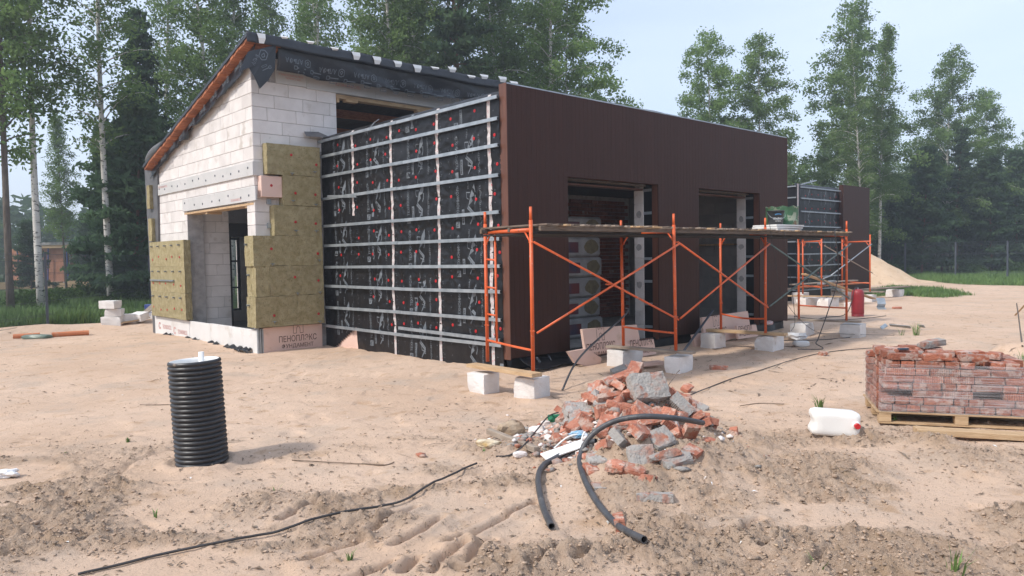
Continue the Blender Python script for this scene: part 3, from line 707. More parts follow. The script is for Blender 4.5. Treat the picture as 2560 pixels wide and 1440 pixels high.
# rolled grey membrane at the low corner, hanging sheet and timber end
V, F = tubevf(smoothpts([on(0, 5.98, 376, 398)+np.array([0,.1,-.02]), on(0, 5.95, 388, 382), on(0, 5.98, 410, 362), on(0, 6.02, 430, 350)], 4), [.10, .11, .12, .13, .13, .13, .12, .11, .10, .09, .07, .05, .03][:13], 10)
mobj('membrane_roll', V, F, memg, H, smooth=True)
q = [on(0, 6.08, *p) for p in [(361,418),(392,418),(400,835),(383,835)]]
o = mobj('hanging_membrane', [tuple(p) for p in q]+[tuple(p+np.array([.08,0,0])) for p in q], BOXF, memg, H)
q = on(0, 6.0, 359, 420); q2 = on(0, 6.0, 389, 404); box('timber_end', (5.98, q2[1], q[2]), (6.4, q[1], q2[2]), redwood, H)
# foam band over the clerestory, with red print; formwork timber in the opening
box('foam_band', (6.62, Y0-.03, 5.152), (7.25, Y0-.001, 5.60), xps, H); box('foam_band', (7.255, Y0-.034, 5.13), (8.85, Y0-.001, 5.60), xps, H); box('foam_band', (8.855, Y0-.03, 5.13), (12.2, Y0-.001, 5.60), xps, H)
for t, x1, z1, w_, h_ in (('FOR PROFESSIONALS', 7.18, 5.345, .5, .04), ('XPS CARBON', 7.14, 5.285, .32, .035), ('TECHNONICOL', 8.50, 5.33, .62, .06)):
    place2d('printed_lettering', fit(t, w_, h_), lambda a, b_: (x1-a, Y0-.036, z1-b_), printr, H)
box('formwork_beam', (7.94, Y0+.02, 5.04), (11.9, Y0+.2, 5.115), wood, H); box('formwork_beam', (7.94, Y0-.005, 4.95), (8.00, Y0+.15, 5.04), wood, H)
for x in (8.15, 9.95, 11.3): box('formwork_block', (x, Y0-.02, 4.985), (x+.28, Y0+.12, 5.038), wood, H)
# white tabs on the fascia
for px, y1, y2, upw in [(651,82,109,0),(708,89,97,0),(773,101,110,0),(834,117,126,0),(888,129,150,0),(940,140,161,0),(992,151,168,0),(1041,161,181,0),(1085,166,174,1),(1128,166,181,1),(1176,187,196,0),(1208,185,198,1),(1254,190,206,1),(1282,202,214,1)]:
    a = on(1, 13.32, px-9, y1); b_ = on(1, 13.32, px+9, y2); c = on(1, 13.32, px+12, y1+3); d = on(1, 13.32, px-3, y2-1)
    o = mobj('white_tab', [tuple(a), tuple(c), tuple((c+b_)/2+np.array([.01,-.02,0])), tuple(b_), tuple(d), tuple((a+d)/2+np.array([0,-.02,0]))], [(0,1,2,5),(5,2,3,4)], whitepl, H); md = o.modifiers.new('t', 'SOLIDIFY'); md.thickness = .003

# ------------------------------------------------------------------ the dark brown front wing
FY, XW, XE = 8.283, 7.57, 16.07
OPS = [(8.87, 11.27, -.1, 2.98), (12.57, 14.87, -.1, 2.98)]
x = XW; full = None
while x < XE-.05:
    o_ = [q for q in OPS if q[0]-.01 < x+.05 < q[1]+.01]
    zlo = 2.982 if o_ else .18
    dy = random.choice([0, 0, 0, .002, .003])
    box('cladding_board', (x+.0003, FY, zlo), (x+.0997, FY+.02, 4.272), brown, H, b=.0012)
    x += .1
box('corner_trim', (XW-.012, FY-.006, .16), (XW+.0, FY+.155, 4.285), edgebr, H)
box('corner_trim', (XE+.001, FY-.004, .16), (XE+.012, FY+.155, 4.28), edgebr, H)
for q in OPS:
    box('reveal_board', (q[0]-.015, FY+.022, .15), (q[0]+.002, FY+.14, 2.99), edgebr, H); box('reveal_board', (q[1]-.002, FY+.022, .15), (q[1]+.015, FY+.14, 2.99), edgebr, H)
    box('soffit_board', (q[0]+.003, FY+.022, 2.984), (q[1]-.003, FY+.14, 3.0), edgebr, H)
    # insulation edge wrapped in membrane on the right jamb with rail ends, and the lintel timber
    for zr in np.arange(.35, 2.9, .42): box('furring_rail', (q[1]-.016, FY+.15, zr), (q[1]-.001, FY+.325, zr+.05), zinc, H)
    box('lintel_board', (q[0], FY+.34, 2.90), (q[1], FY+.5, 2.93), edgebr, H)
    box('lintel_board', (q[0]+.2, FY+.20, 2.955), (q[1]-.1, FY+.31, 2.975), darkwood, H)
wallcore('wing_front_core', 1, FY+.145, .185, XW+.03, XE, -.12, 4.2, [(a, b_, .12, 3.001) for a, b_, _, _ in OPS], memb, H)
wallcore('wing_front_wall', 1, FY+.332, .2, XW+.2, XE, -.12, 3.9, [(a+.0, b_-.0, .12, 3.001) for a, b_, _, _ in OPS], aac, H)
for q in OPS: # pale block jambs
    wall_blocks(0, q[1]-.02, .02, FY+.325, FY+.545, .15, 2.9, [], aac, gap=.003)
    V, F = [], []
    for zc in (1.15, 1.85, 2.45):
        a = [(q[1]-.0235, FY+.43+.06*math.cos(t)*random.uniform(.8,1.2), zc+.07*math.sin(t)*random.uniform(.7,1.2)) for t in np.linspace(0, 2*math.pi, 11)[:-1]]
        n = len(V); V += a; F.append(tuple(range(n, n+10)))
    mobj('glue_smear', V, F, mortar, H)
wallcore('wing_side_core', 0, XW+.06, .3, FY+.54, 13.84, -.12, 4.05, [], mortar, H)
wallcore('wing_end_wall', 0, XE-.3, .28, FY+.55, 13.84, -.12, 4.0, [], mortar, H)
box('wing_floor', (XW+.38, FY+.16, -.1), (XE-.31, 13.84, .12), concrete, H)
box('wing_roof', (XW+.08, FY+.15, 3.93), (XE-.01, 13.85, 4.06), membr, H)
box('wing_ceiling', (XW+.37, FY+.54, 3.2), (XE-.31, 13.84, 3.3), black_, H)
box('parapet_coping', (XW+.01, FY+.002, 4.274), (XE, FY+.16, 4.292), zinc, H)
for i in range(9):   # loose white bits along the parapet
    xx = XW+.3+i*.62*random.uniform(.9,1.1); box('white_scrap', (xx, FY+.05, 4.293), (xx+random.uniform(.1,.3), FY+.09, 4.297+random.uniform(.004,.012)), whitepl, H)
# interior: brick wall, block partition
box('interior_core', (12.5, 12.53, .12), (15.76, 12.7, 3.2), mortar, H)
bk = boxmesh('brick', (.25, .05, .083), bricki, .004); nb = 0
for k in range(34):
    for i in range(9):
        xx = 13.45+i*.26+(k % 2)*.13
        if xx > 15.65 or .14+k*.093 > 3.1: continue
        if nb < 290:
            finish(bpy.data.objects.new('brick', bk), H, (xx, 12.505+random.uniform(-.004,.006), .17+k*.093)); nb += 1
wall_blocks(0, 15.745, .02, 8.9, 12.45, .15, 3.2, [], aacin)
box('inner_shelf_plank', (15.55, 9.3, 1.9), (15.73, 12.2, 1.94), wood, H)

# ---- membrane side wall
SX = 7.55
rz = [4.088, 3.775, 3.378, 2.932, 2.386, 1.986, 1.575, 1.184, .766, .378]
FAST = []
for i in range(len(rz)-1):
    zc = (rz[i]+rz[i+1])/2
    for j, y in enumerate([8.52, 9.02, 9.62, 10.08, 10.62, 11.08, 11.5, 12.0, 12.5, 13.2]):
        if (i*7+j*3) % 11 == 0: continue
        if i > 6 and y > 12.4: continue
        FAST.append((y+random.uniform(-.05,.05), zc+random.uniform(-.07,.05)))
def mw(y, z):
    y = np.asarray(y, float); z = np.asarray(z, float)
    r = SX-.044*(fbm(y*1.3, z*1.6, 3, 201)-.5)-.024*(fbm(y*4+z*2.5, z*3-y, 3, 205)-.5)
    for fy, fz in FAST:
        d = np.hypot(y-fy, z-fz); th = np.arctan2(z-fz, y-fy)
        r = r + .012*np.exp(-(d/.10)**2) - 0.0085*np.cos(7*th+fy*20)*np.exp(-((d-.12)/.10)**2)
    over = np.clip(z-4.08, 0, 1); r = r + over*over*4.0+.02*over
    r = r + .03*sst(.35, .0, z)*(fbm(y*3, z*3, 2, 9)-.4)
    return r
seams = [8.42, 8.655, 9.975, 11.325, 12.64, 13.85]
sheets = []
for i in range(5):
    a0, a1 = seams[i], seams[i+1]; ny = max(6, int((a1-a0)/.035)); nz = 120
    Yg, Zg = np.meshgrid(np.linspace(a0, a1, ny+1), np.linspace(-.14, 4.20, nz+1), indexing='ij')
    Zg = Zg.copy(); Zg[:, 0] = T(np.full(ny+1, SX-.05), Yg[:, 0], False)-.05
    Xg = mw(Yg, Zg)
    if i == 4:   # last sheet has a torn, lifted hem
        lift = sst(.55, .0, Zg)*sst(13.1, 12.65, Yg); Zg = Zg+lift*.0
    V = np.stack([Xg.ravel(), Yg.ravel(), Zg.ravel()], 1); J = np.arange((ny+1)*(nz+1)).reshape(ny+1, nz+1)
    Fq = np.stack([J[:-1,:-1].ravel(), J[:-1,1:].ravel(), J[1:,1:].ravel(), J[1:,:-1].ravel()], 1)
    if i == 4:
        yc = V[Fq[:,0], 1]; zc = V[Fq[:,0], 2]; cut = (zc < .38-.0+ -.55*np.abs(yc-12.66) ) ; Fq = Fq[~cut]
    o = finish(bpy.data.objects.new('membrane_sheet', bigmesh('membrane_sheet', V, Fq, memb, True)), H); sheets.append(o)
box('plinth_board', (SX+.02, 12.3, -.12), (SX+.05, 13.85, .43), pink, H)
def wp(y0, z0):   # a runs up the wall, b runs towards +y (lettering turned a quarter left)
    return lambda a, b_: (float(mw(y0+b_, z0+a))-.0045, y0+b_, z0+a)
def wq(y0, z0):   # upright drawing: a to the right (-y), b up
    return lambda a, b_: (float(mw(y0-a, z0+b_))-.0045, y0-a, z0+b_)
WING = poly([(.66,1.0),(.44,.83),(.34,.70),(.42,.66),(.60,.70),(.69,.80)])
BODY = poly([(.34,.70),(.44,.67),(.48,.58),(.24,.48),(.19,.43),(.26,.58)])
ARC = [(.12,.80),(.26,.78),(.33,.73)]
FIG = merge((WING,(0,0),0), (BODY,(0,0),0), (strokes([((.12,.66),(.08,.80)),((.08,.80),(.33,.79)),((.12,.66),(.24,.63))], .025),(0,0),0),
            (strokes([((.68,.72),(.68,.60)),((.68,.60),(.60,.49))], .04),(0,0),0),
            (strokes([((.20,.46),(.62,.27)),((.62,.27),(.30,.02)),((.14,.42),(.56,.24))], .045),(0,0),0),
            (strokes([((.30,.36),(.32,.22)),((.32,.22),(.50,.20))], .03),(0,0),0),
            *[(strokes([((.46+q*.08,.14+w_*.05),(.52+q*.08,.14+w_*.05))], .04),(0,0),0) for q in (0,1) for w_ in (0,1)])
TNBOX = merge((strokes([((0,.05),(.10,.05))], .10),(0,0),0))
PILL = strokes([((0+i*.03,.035),(.03+i*.03,.035)) for i in range(8)], .062)
for i in range(5):
    G = ([], []); D = ([], [])
    def put(dst, vf, fn):
        n = len(dst[0]); dst[0].extend(fn(a, b_) for a, b_ in vf[0]); dst[1].extend(tuple(k+n for k in q) for q in vf[1])
    ytop = seams[i+1]; wdt = seams[i+1]-seams[i]
    z = -.30+.13*i
    while z < 4.05:
        if wdt > 1:
            fz = z+.74 < 4.12
            if z > -.05:
                put(G, TNBOX, wp(ytop-.56, z)); dark = fit('TN', .075, .06, 2); put(D, dark, lambda a, b_: (float(mw(ytop-.56+b_+.02, z+a+.012))-.0075, ytop-.56+b_+.02, z+a+.012))
                put(G, PILL, wp(ytop-.68, z+.05)); put(D, fit('MASTER', .20, .034, 2), lambda a, b_: (float(mw(ytop-.66+b_, z+a+.07))-.0075, ytop-.66+b_, z+a+.07))
            if z+.14 > 0 and fz: put(G, fit('ТЕХНОНИКОЛЬ', .54, .068, 2), wp(ytop-.545, z+.14))
            if fz and z > -.2:
                put(G, ([(a*.36, b_*.64) for a, b_ in FIG[0]], FIG[1]), wq(ytop-.70, z+.04))
                put(G, fit('ГИДРО-ВЕТРОЗАЩИТА', .62, .045, 2), wp(ytop-1.10, z+.02)); put(G, fit('TN.RU', .15, .035, 2), wp(ytop-.80, z+.60))
        for yy in ((.10, .30, wdt-.10) if wdt > 1 else (.1,)):
            for q in range(4):
                zz = z+.1+q*.19
                if 0 < zz < 4.05: put(G, strokes([((-.014,0),(.014,0)),((0,-.014),(0,.014))], .004), wq(ytop-yy, zz))
        if wdt > 1:
            for q in range(10):
                zz = z+q*.078
                if 0.02 < zz < 4.05: put(G, strokes([((0,0),(.035+.02*(q % 2),0))], .004), wq(ytop-.05, zz))
        z += .785
    o = mobj('printed_pattern', G[0], G[1], printm); o.parent = sheets[i]
    if D[0]: o = mobj('printed_lettering', D[0], D[1], black_); o.parent = sheets[i]
# tapes over the seams
for y, zlo in ((8.655, -.1), (9.975, -.05), (11.325, -.08), (12.64, 2.55)):
    V, F = [], []; n = 60
    for k in range(n+1):
        z = zlo+(4.17-zlo)*k/n; dy = .004*math.sin(z*3+y)+.02*math.exp(-((z-1.2)/.5)**2)*(1 if y == 11.325 else 0)
        for s in (-.035, .035): V.append((float(mw(y+dy+s, z))-.007, y+dy+s, z))
        if k: b_ = 2*k; F.append((b_-2, b_-1, b_+1, b_))
    mobj('tape_strip', V, F, tapem, H)
for fy, fz in FAST: finish(bpy.data.objects.new('fastener', disc_x), H, (float(mw(fy, fz))-.003, fy, fz))
RV = [(-.0,0,-.026),(-.03,0,-.026),(-.03,0,-.022),(-.004,0,-.022),(-.004,0,.022),(-.03,0,.022),(-.03,0,.026),(0,0,.026)]
def rail(y0, z0, y1, z1, x=SX-.045):
    V = [(x+a-.0, y0, z0+c) for a, _, c in RV]+[(x+a, y1, z1+c) for a, _, c in RV]; n = 8
    # hat profile turned with its web outwards
    V = [(2*x-p[0]-.03, p[1], p[2]) for p in V]
    F = [(i, (i+1) % n, (i+1) % n+n, i+n) for i in range(n)]+[tuple(range(n))[::-1], tuple(range(n, 2*n))]
    mobj('furring_rail', V, F, zinc, H)
for k, z in enumerate(rz):
    j = 11.2+random.uniform(-.15,.15); s = random.uniform(-.012,.012)
    rail(8.40, z+random.uniform(-.006,.006), j, z+s, SX-.045); rail(j-.25, z+s+.004, 13.84, z+random.uniform(-.01,.01), SX-.049)
rail(8.42, .455, 11.1, .49, SX-.06); rail(12.4, 2.90, 13.5, 2.97, SX-.055)
# skirt of membrane under the cladding and loose hem in front of it
def hem(a, b_):
    x = XW+a*8.5; n_ = float(fbm(x*2.2, b_, 3, 501)); z = .19-b_*.30
    return (x, FY+.10-.05*b_*n_*2-.02*math.sin(x*7)*b_, z)
grid('membrane_hem', hem, 90, 4, memb, H)
def flap(a, b_):
    x = 7.75+a*1.35; t = float(Tz(x, 7.9)); z0 = .18*(1-a*.6); n_ = float(fbm(x*5, b_*3, 3, 511))
    return (x, FY-.01-.42*b_*(1-.3*a)+.05*n_, z0+(t+.03-z0)*(b_**.6)+.03*n_*b_)
grid('loose_membrane', flap, 26, 10, memb, H)
box('tape_strip', (8.02, FY+.02, -.1), (8.09, FY+.028, .18), tapem, H)
V2 = merge((fit('ОЛЬ', .16, .05), (0, 0), 90), (fit('TN.RU', .16, .035), (.25, 0), 90), (fit('ИТА', .13, .045), (.62, -.1), 75))
place2d('printed_lettering', V2, lambda a, b_: (8.02+a, FY-.14-(.1-b_)*.5, .10+b_*.5), printm, H)
place2d('printed_lettering', merge((strokes([((0,.05),(.10,.05))], .10),(0,0),0)), lambda a, b_: (XW-.16+b_*.1, 8.36-a*.8, .02+b_), printm, H)
# dark film curling up from the foot of the gable plinth
for y0, L in ((18.9,.5),(17.6,.9),(16.2,.6),(15.2,.8),(14.5,.5)):
    def ff(a, b_, y0=y0, L=L):
        y = y0-a*L; return (X0-.07-.10*b_-.02*math.sin(a*9), y, -.03+.06*(1-b_)+.02*math.sin(a*14+y0))
    grid('foundation_film', ff, 14, 3, memb, H)

# ------------------------------------------------------------------ second brown and black building
B2 = thing('second_building', (25.63, 12.87, 0), 'farther building with black membrane wall and a flat dark brown cladding panel, beside the sand heap', 'building')
Y2, XA, XB, XC = 12.87, 25.63, 29.1, 31.55
def m2(x, z): return Y2-.03*(fbm(x*1.5, z*1.5, 3, 601)-.5)
for (xa, xb) in ((XA, 27.4), (27.4, XB)):
    Xg, Zg = np.meshgrid(np.linspace(xa, xb, 30), np.linspace(-.3, 4.17, 50), indexing='ij'); Yg = m2(Xg, Zg)+np.clip(Zg-4.05, 0, 1)**2*5
    J = np.arange(30*50).reshape(30, 50); Fq = np.stack([J[:-1,:-1].ravel(), J[1:,:-1].ravel(), J[1:,1:].ravel(), J[:-1,1:].ravel()], 1)
    finish(bpy.data.objects.new('membrane_sheet', bigmesh('membrane_sheet', np.stack([Xg.ravel(), Yg.ravel(), Zg.ravel()], 1), Fq, memb, True)), B2)
box('wall', (XA+.02, Y2+.06, -.3), (XC, 20, 4.05), mortar, B2); box('side_membrane', (XA-.01, Y2+.0, -.3), (XA+.018, 19, 4.12), memb, B2)
box('cladding_panel', (XB, Y2-.16, .15), (XC, Y2-.0, 4.28), brown, B2)
for k, z in enumerate([4.02, 3.62, 3.15, 2.62, 2.05, 1.62, 1.2, .78, .32]):
    box('furring_rail', (XA+.25 if k < 4 else XA-.05, Y2-.085, z), (XB-.005, Y2-.045, z+.045), zinc, B2)
    box('furring_rail', (XA-.06, Y2-.02, z+.02), (XA-.025, Y2+2.5, z+.065), zinc, B2)
box('tape_strip', (XA+.02, Y2-.042, -.1), (XA+.11, Y2-.036, 4.15), tapem, B2)
for k in range(8):
    for i in range(6):
        o = finish(bpy.data.objects.new('fastener', disc_y), B2, (XA+.7+i*.5, float(m2(XA+.7+i*.5, .5+k*.47))-.004, .5+k*.47+random.uniform(-.05,.05)))
V, F = [], []
for x0 in (26.3, 27.6, 28.4):
    z = .3
    while z < 3.6:
        addpr(merge((fit('ТЕХНОНИКОЛЬ', .52, .07, 1), (0, 0), 90)), lambda a, b_: (x0+a, float(m2(x0+a, z+b_))-.012, z+b_))
        addpr(([(a*.4, b_*.62) for a, b_ in FIG[0]], FIG[1]), lambda a, b_: (x0+.12+a, float(m2(x0+.12+a, z+b_))-.012, z+b_)); z += .785
mobj('printed_lettering', V, F, printm, B2)
box('loose_profile', (XA+.1, Y2-.15, 4.2), (XA+1.3, Y2-.11, 4.24), zinc, B2, rot=(0, R_(-10), 0))
# ================================================================== LOOSE THINGS
def hit(px, py, fine=False):
    d = ray(px, py); ts = np.arange(2.5, 60, .01); P_ = CP[None]+d[None]*ts[:, None]
    h = T(P_[:,0], P_[:,1], fine); k = np.argmax(P_[:,2] < h)
    return float(P_[k,0]), float(P_[k,1]), float(h[k])
CAMYAW = math.atan2(rt[1], rt[0])     # yaw of 'rightwards' as seen from the standpoint
def orient(yaw, pitch=0, roll=0): return (R_(roll), R_(pitch), R_(yaw))
def rough_box(name, dims, m_, cuts=3, amp=.004, seed=None, chip=0., parent=None):
    rs = random.Random(seed); bm = bmesh.new(); bmesh.ops.create_cube(bm, size=1)
    bmesh.ops.subdivide_edges(bm, edges=bm.edges, cuts=cuts, use_grid_fill=True)
    cs = [(Vector((rs.choice((-.5,.5)), rs.choice((-.5,.5)), rs.choice((-.5,.5)))), rs.uniform(.2,.5)*chip) for _ in range(3)] if chip else []
    for v in bm.verts:
        c = v.co.copy(); k = sum(abs(q) > .49 for q in c)
        for cc, s in cs:
            dd = (c-cc).length
            if dd < .45: c = c.lerp(Vector((0,0,0)), s*(1-dd/.45))
        e = 1 if k < 2 else (.9 if k == 2 else .85)
        v.co = Vector([c[i]*dims[i] + rs.uniform(-amp, amp) - (math.copysign(amp*1.2, c[i]) if k >= 2 and abs(c[i]) > .3 else 0) for i in range(3)])
    me = bpy.data.meshes.new(name); bm.to_mesh(me); bm.free(); me.materials.append(m_); return me
def put(name, me, loc, rot, label, cat, group=None, smooth=False):
    o = bpy.data.objects.new(name, me); COL.objects.link(o); o.location = loc; o.rotation_euler = rot; WT[o.name] = tuple(loc)
    return tag(o, label, cat, group)
def plank(name, a, b_, w_, t, m_, label=None, cat='board', group=None, parent=None, up=(0,0,1)):
    a = Vector(a); b_ = Vector(b_); d = b_-a; L = d.length; d.normalize(); s = Vector(up).cross(d).normalized(); u = d.cross(s)
    V, F = bev(boxv((-L/2,-w_/2,-t/2), (L/2,w_/2,t/2)), BOXF, min(.003, t/6))
    V = [(x+random.uniform(-.001,.001), y, z) for x, y, z in V]
    c = (a+b_)/2; rot = Matrix((d, s, u)).transposed().to_euler()
    o = bpy.data.objects.new(name, mesh(name, V, F, m_)); COL.objects.link(o)
    if parent is not None:
        o.parent = parent; o.matrix_parent_inverse = Matrix.Translation(-Vector(WT[parent.name]))
    o.location = c; o.rotation_euler = rot; WT[o.name] = tuple(c)
    if label: tag(o, label, cat, group)
    return o
# ---------------- aerated blocks that carry the scaffold
def ablock(cx, cy, dims, yaw, label, z=None, group='pale blocks propping the near scaffold', seed=1, tilt=0, m_=None):
    z0 = Tz(cx, cy)-.015 if z is None else z
    return put('aerated_block', rough_box('aerated_block', dims, m_ or aac2, 4, .003, seed, .25), (cx, cy, z0+dims[2]/2), orient(yaw, 0, tilt), label, 'block', group)
ablock(6.27, 7.40, (.28,.32,.27), 3, 'white block nearest the house corner, under the left end of the first scaffold plank', seed=1)
ablock(6.43, 6.66, (.32,.33,.27), 8, 'white block with a small dark pit under the front end of the first scaffold plank', seed=2)
ablock(9.20, 7.42, (.58,.30,.27), 6, 'dusty grey block leaning against printed pink foam at the first opening', seed=3)
ablock(9.24, 6.45, (.42,.26,.27), 8, 'grey pitted block under the second scaffold frame behind the brick heap', seed=4)
ablock(12.0, 7.62, (.40,.30,.27), 4, 'grey block in front of the pink foam board at the second opening', seed=5)
ablock(12.38, 6.72, (.50,.34,.27), 6, 'white block under the third scaffold frame beside the crumpled paper roll', seed=6)
ablock(15.1, 7.45, (.60,.32,.27), 10, 'grey block under the rear end of the fourth scaffold plank', seed=7)
ablock(15.45, 6.55, (.46,.40,.28), 8, 'large white block under the front end of the fourth scaffold plank', seed=8)
g2 = 'pale blocks propping the far scaffold'
ablock(23.6, 11.35, (1.0,.4,.27), -12, 'long stained white block under the far scaffold, left of the others', group=g2, seed=9)
ablock(23.4, 10.7, (.6,.4,.27), -8, 'white block under the far scaffold between the long block and red cylinder', group=g2, seed=10)
ablock(26.6, 10.75, (.5,.4,.28), 5, 'white block under the rightmost orange post of the far scaffold', group=g2, seed=11)
ablock(29.9, 11.1, (.6,.5,.28), 5, 'white block under the right end of the long plank on the grass', group=g2, seed=12)
ablock(27.6, 11.9, (.6,.4,.28), 15, 'white block half hidden behind the rightmost post of the far scaffold', group=g2, seed=14)
p = hit(2126, 768); ablock(p[0]+.1, p[1]+.1, (.25,.2,.15), 0, 'small white block just left of the red gas cylinder', group=g2, seed=13)
# planks on them
def Z(p, z): return (p[0], p[1], z)
zA = Tz(6.3, 7.0)+.30
plank('plank', Z(g(1178, 912, .29), .29), Z(g(1343, 938, .29), .29), .17, .045, wood, 'fresh timber plank across two white blocks at the first scaffold frame', 'plank', 'planks under the scaffold posts')
plank('plank', (9.0, 7.60, .29), (9.22, 6.18, .28), .15, .035, oldwood, 'weathered split plank behind the brick heap under the second scaffold frame', 'plank', 'planks under the scaffold posts')
plank('plank', (12.1, 7.80, .29), (12.28, 6.35, .285), .17, .05, wood, 'long pale plank under the third scaffold frame', 'plank', 'planks under the scaffold posts')
plank('plank', (15.1, 7.75, .29), (15.35, 6.35, .29), .17, .04, oldwood, 'grey plank under the fourth scaffold frame', 'plank', 'planks under the scaffold posts')
plank('plank', (23.0, 12.6, .30), (23.5, 10.3, .30), .2, .04, wood, 'thin board over the long block of the far scaffold', 'plank', 'planks under the scaffold posts')
plank('plank', (26.6, 12.0, .31), (26.8, 10.3, .31), .25, .05, oldwood, 'board under the rightmost post of the far scaffold', 'plank', 'planks under the scaffold posts')
plank('plank', (26.8, 11.2, .35), (30.6, 10.9, .34), .25, .045, oldwood, 'long grey board bridging two white blocks beside the grass', 'plank')
# ---------------- near scaffold
S = thing('scaffold', (10.8, 7.0, .3), 'long orange tubular scaffold with slatted timber deck before the brown front wing', 'scaffold')
TR = .021
def pole(name, a, b_, m_=orange, r=TR, par=None): return tube(name, [a, b_], r, m_, par or S, 8)
FR = [((6.54, 7.62), (6.36, 6.56), 2.31, 2.31), ((9.09, 7.36), (9.10, 6.40), 2.24, 2.29), ((12.15, 7.55), (12.07, 6.62), 2.26, 2.31), ((15.05, 7.50), (15.27, 6.60), 2.2, 2.32)]
for i, (a, b_, ta, tb) in enumerate(FR):
    ln = .03*(1 if i == 1 else 0)
    for (p, t) in ((a, ta), (b_, tb)):
        pole('post', (p[0], p[1], .31), (p[0]-ln, p[1], t-.16), r=.024); pole('post_spigot', (p[0]-ln, p[1], t-.17), (p[0]-ln, p[1], t), r=.018)
    A = Vector((a[0], a[1], 0)); B = Vector((b_[0], b_[1], 0)); D = B-A
    pole('ledger', (A.x, A.y, 2.03), (B.x, B.y, 2.03), r=.026 if i == 0 else .02)
    mid = (A+B)/2; sag = -.03 if i == 2 else 0
    tube('ledger', smoothpts([(A.x, A.y, .60), (mid.x, mid.y, .575+sag), (B.x, B.y, .56)], 5), .016, orange, S, 8)
    for s, P0 in ((1, A), (-1, B)):
        q = P0+D*.13*s; pole('gusset', (P0.x, P0.y, 1.86), (q.x, q.y, 2.02), r=.012)
    if i == 0:
        L_ = A+D*.23; pole('ladder_rail', (L_.x, L_.y, .60), (L_.x, L_.y, 2.03), r=.016)
        for zz in (.95, 1.31, 1.68): pole('rung', (A.x, A.y, zz), (L_.x, L_.y, zz-.01), r=.013)
    for P0 in (A, B):
        for zz in (.80, 1.88): pole('brace_pin', (P0.x-.01, P0.y-.05, zz), (P0.x-.01, P0.y+.03, zz), r=.008)
for i, mt in ((0, orange), (1, orange), (2, greenp)):
    b0, b1 = FR[i][1], FR[i+1][1]
    e = .05
    pole('cross_brace', (b0[0], b0[1]-e, 1.88), (b1[0], b1[1]-e, .76), mt, .015); pole('cross_brace', (b0[0], b0[1]-e-.032, .78), (b1[0], b1[1]-e-.032, 1.86), mt, .015)
    if i == 0: tube('brace_bolt', [(7.72, b0[1]-.1, 1.32), (7.72, b0[1]-.02, 1.32)], .012, orange, S, 6)
# deck
x = 6.30
for k, (xa, xb, ya, yb) in enumerate(((6.4, 9.15, 6.42, 7.6), (9.16, 12.1, 6.44, 7.45), (12.11, 15.3, 6.55, 7.5))):
    for yy in (ya+.03, (ya+yb)/2, yb-.05):
        plank('deck_bearer', (xa, yy, 2.045), (xb, yy, 2.045), .04, .055, darkwood, parent=S, up=(0,0,1))
    xx = xa+.06
    while xx < xb-.05:
        w_ = random.uniform(.07, .12); j = random.uniform(-.045, .02)
        m_ = [oldwood, darkwood, oldwood, wood][random.randrange(4)]
        plank('deck_slat', (xx+w_/2, ya-.03+j, 2.088+random.uniform(0,.008)), (xx+w_/2+random.uniform(-.01,.01), yb+.02, 2.088), w_, .024, m_, parent=S); xx += w_+random.uniform(.02, .10)
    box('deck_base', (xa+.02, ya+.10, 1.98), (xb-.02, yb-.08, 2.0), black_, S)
for yy in (6.62, 7.5): tube('wire_tie', [(6.42+.0, yy, 2.0), (6.40, yy, 2.07), (6.44, yy-.03, 2.03), (6.41, yy-.03, 1.99)], .006, cord, S, 6)
# things on the deck
p0 = on(1, 6.85, 1917, 580); p1 = on(1, 6.85, 1988, 580)
for k in range(3):
    put('foam_slab', rough_box('foam_slab', (1.0-.05*k, .5, .035), xpsw, 3, .002, 30+k), (13.1+.03*k, 6.95, 2.125+.038*k), orient(3-4*k), ['lowest white foam slab on the scaffold deck', 'middle white foam slab on the scaffold deck', 'topmost white foam slab on the scaffold deck, under the black bucket'][k], 'foam slab', 'foam slabs stacked on the deck')
bk_ = thing('bucket', (13.05, 6.95, 2.222), 'black paint bucket with white lettering on the foam slabs', 'bucket')
V, F = lathe([(.001,0),(.125,0),(.13,.01),(.150,.24),(.160,.24),(.160,.26),(.147,.26),(.14,.10),(.001,.09)], 28); local('body', V, F, blackpl, bk_, True)
V, F = tubevf(smoothpts([(-.155,0,.24),(-.13,-.14,.14),(0,-.19,.09),(.13,-.14,.14),(.155,0,.24)], 6), .004, 6); local('handle', [(x*math.cos(.8)+y*math.sin(.8), -x*math.sin(.8)+y*math.cos(.8), z) for x, y, z in V], F, zinc, bk_, True)
def wrapcyl(vf, r, a0, z0): return [((r)*math.sin(a0+x/r), -(r)*math.cos(a0+x/r), z0+y) for x, y in vf[0]], vf[1]
V, F = wrapcyl(merge((fit('ПРАЙМЕР', .17, .045), (0, 0), 0), (fit('БИТУМНЫЙ', .11, .022), (.03, -.035), 0)), .146, -1.33, .09); local('lettering', V, F, whitepl, bk_)
V, F = wrapcyl(strokes([((0,0),(.03,.01)),((.03,.01),(.08,.015)),((.08,.015),(.12,.0))], .02), .150, -1.15, .18); local('label_swoosh', V, F, bluew, bk_)
dr = thing('drum', (13.58, 7.1, 2.102), 'cut down green steel drum with rust band on the scaffold deck', 'drum')
V, F = lathe([(.001,0),(.29,0),(.295,.02),(.295,.19),(.303,.205),(.295,.22),(.295,.46),(.302,.47),(.285,.468),(.285,.03),(.001,.03)], 36)
V = [(x, y, z+(.015*math.sin(9*math.atan2(y,x)) if z > .44 else 0)) for x, y, z in V]; local('body', V, F, drumg, dr, True)
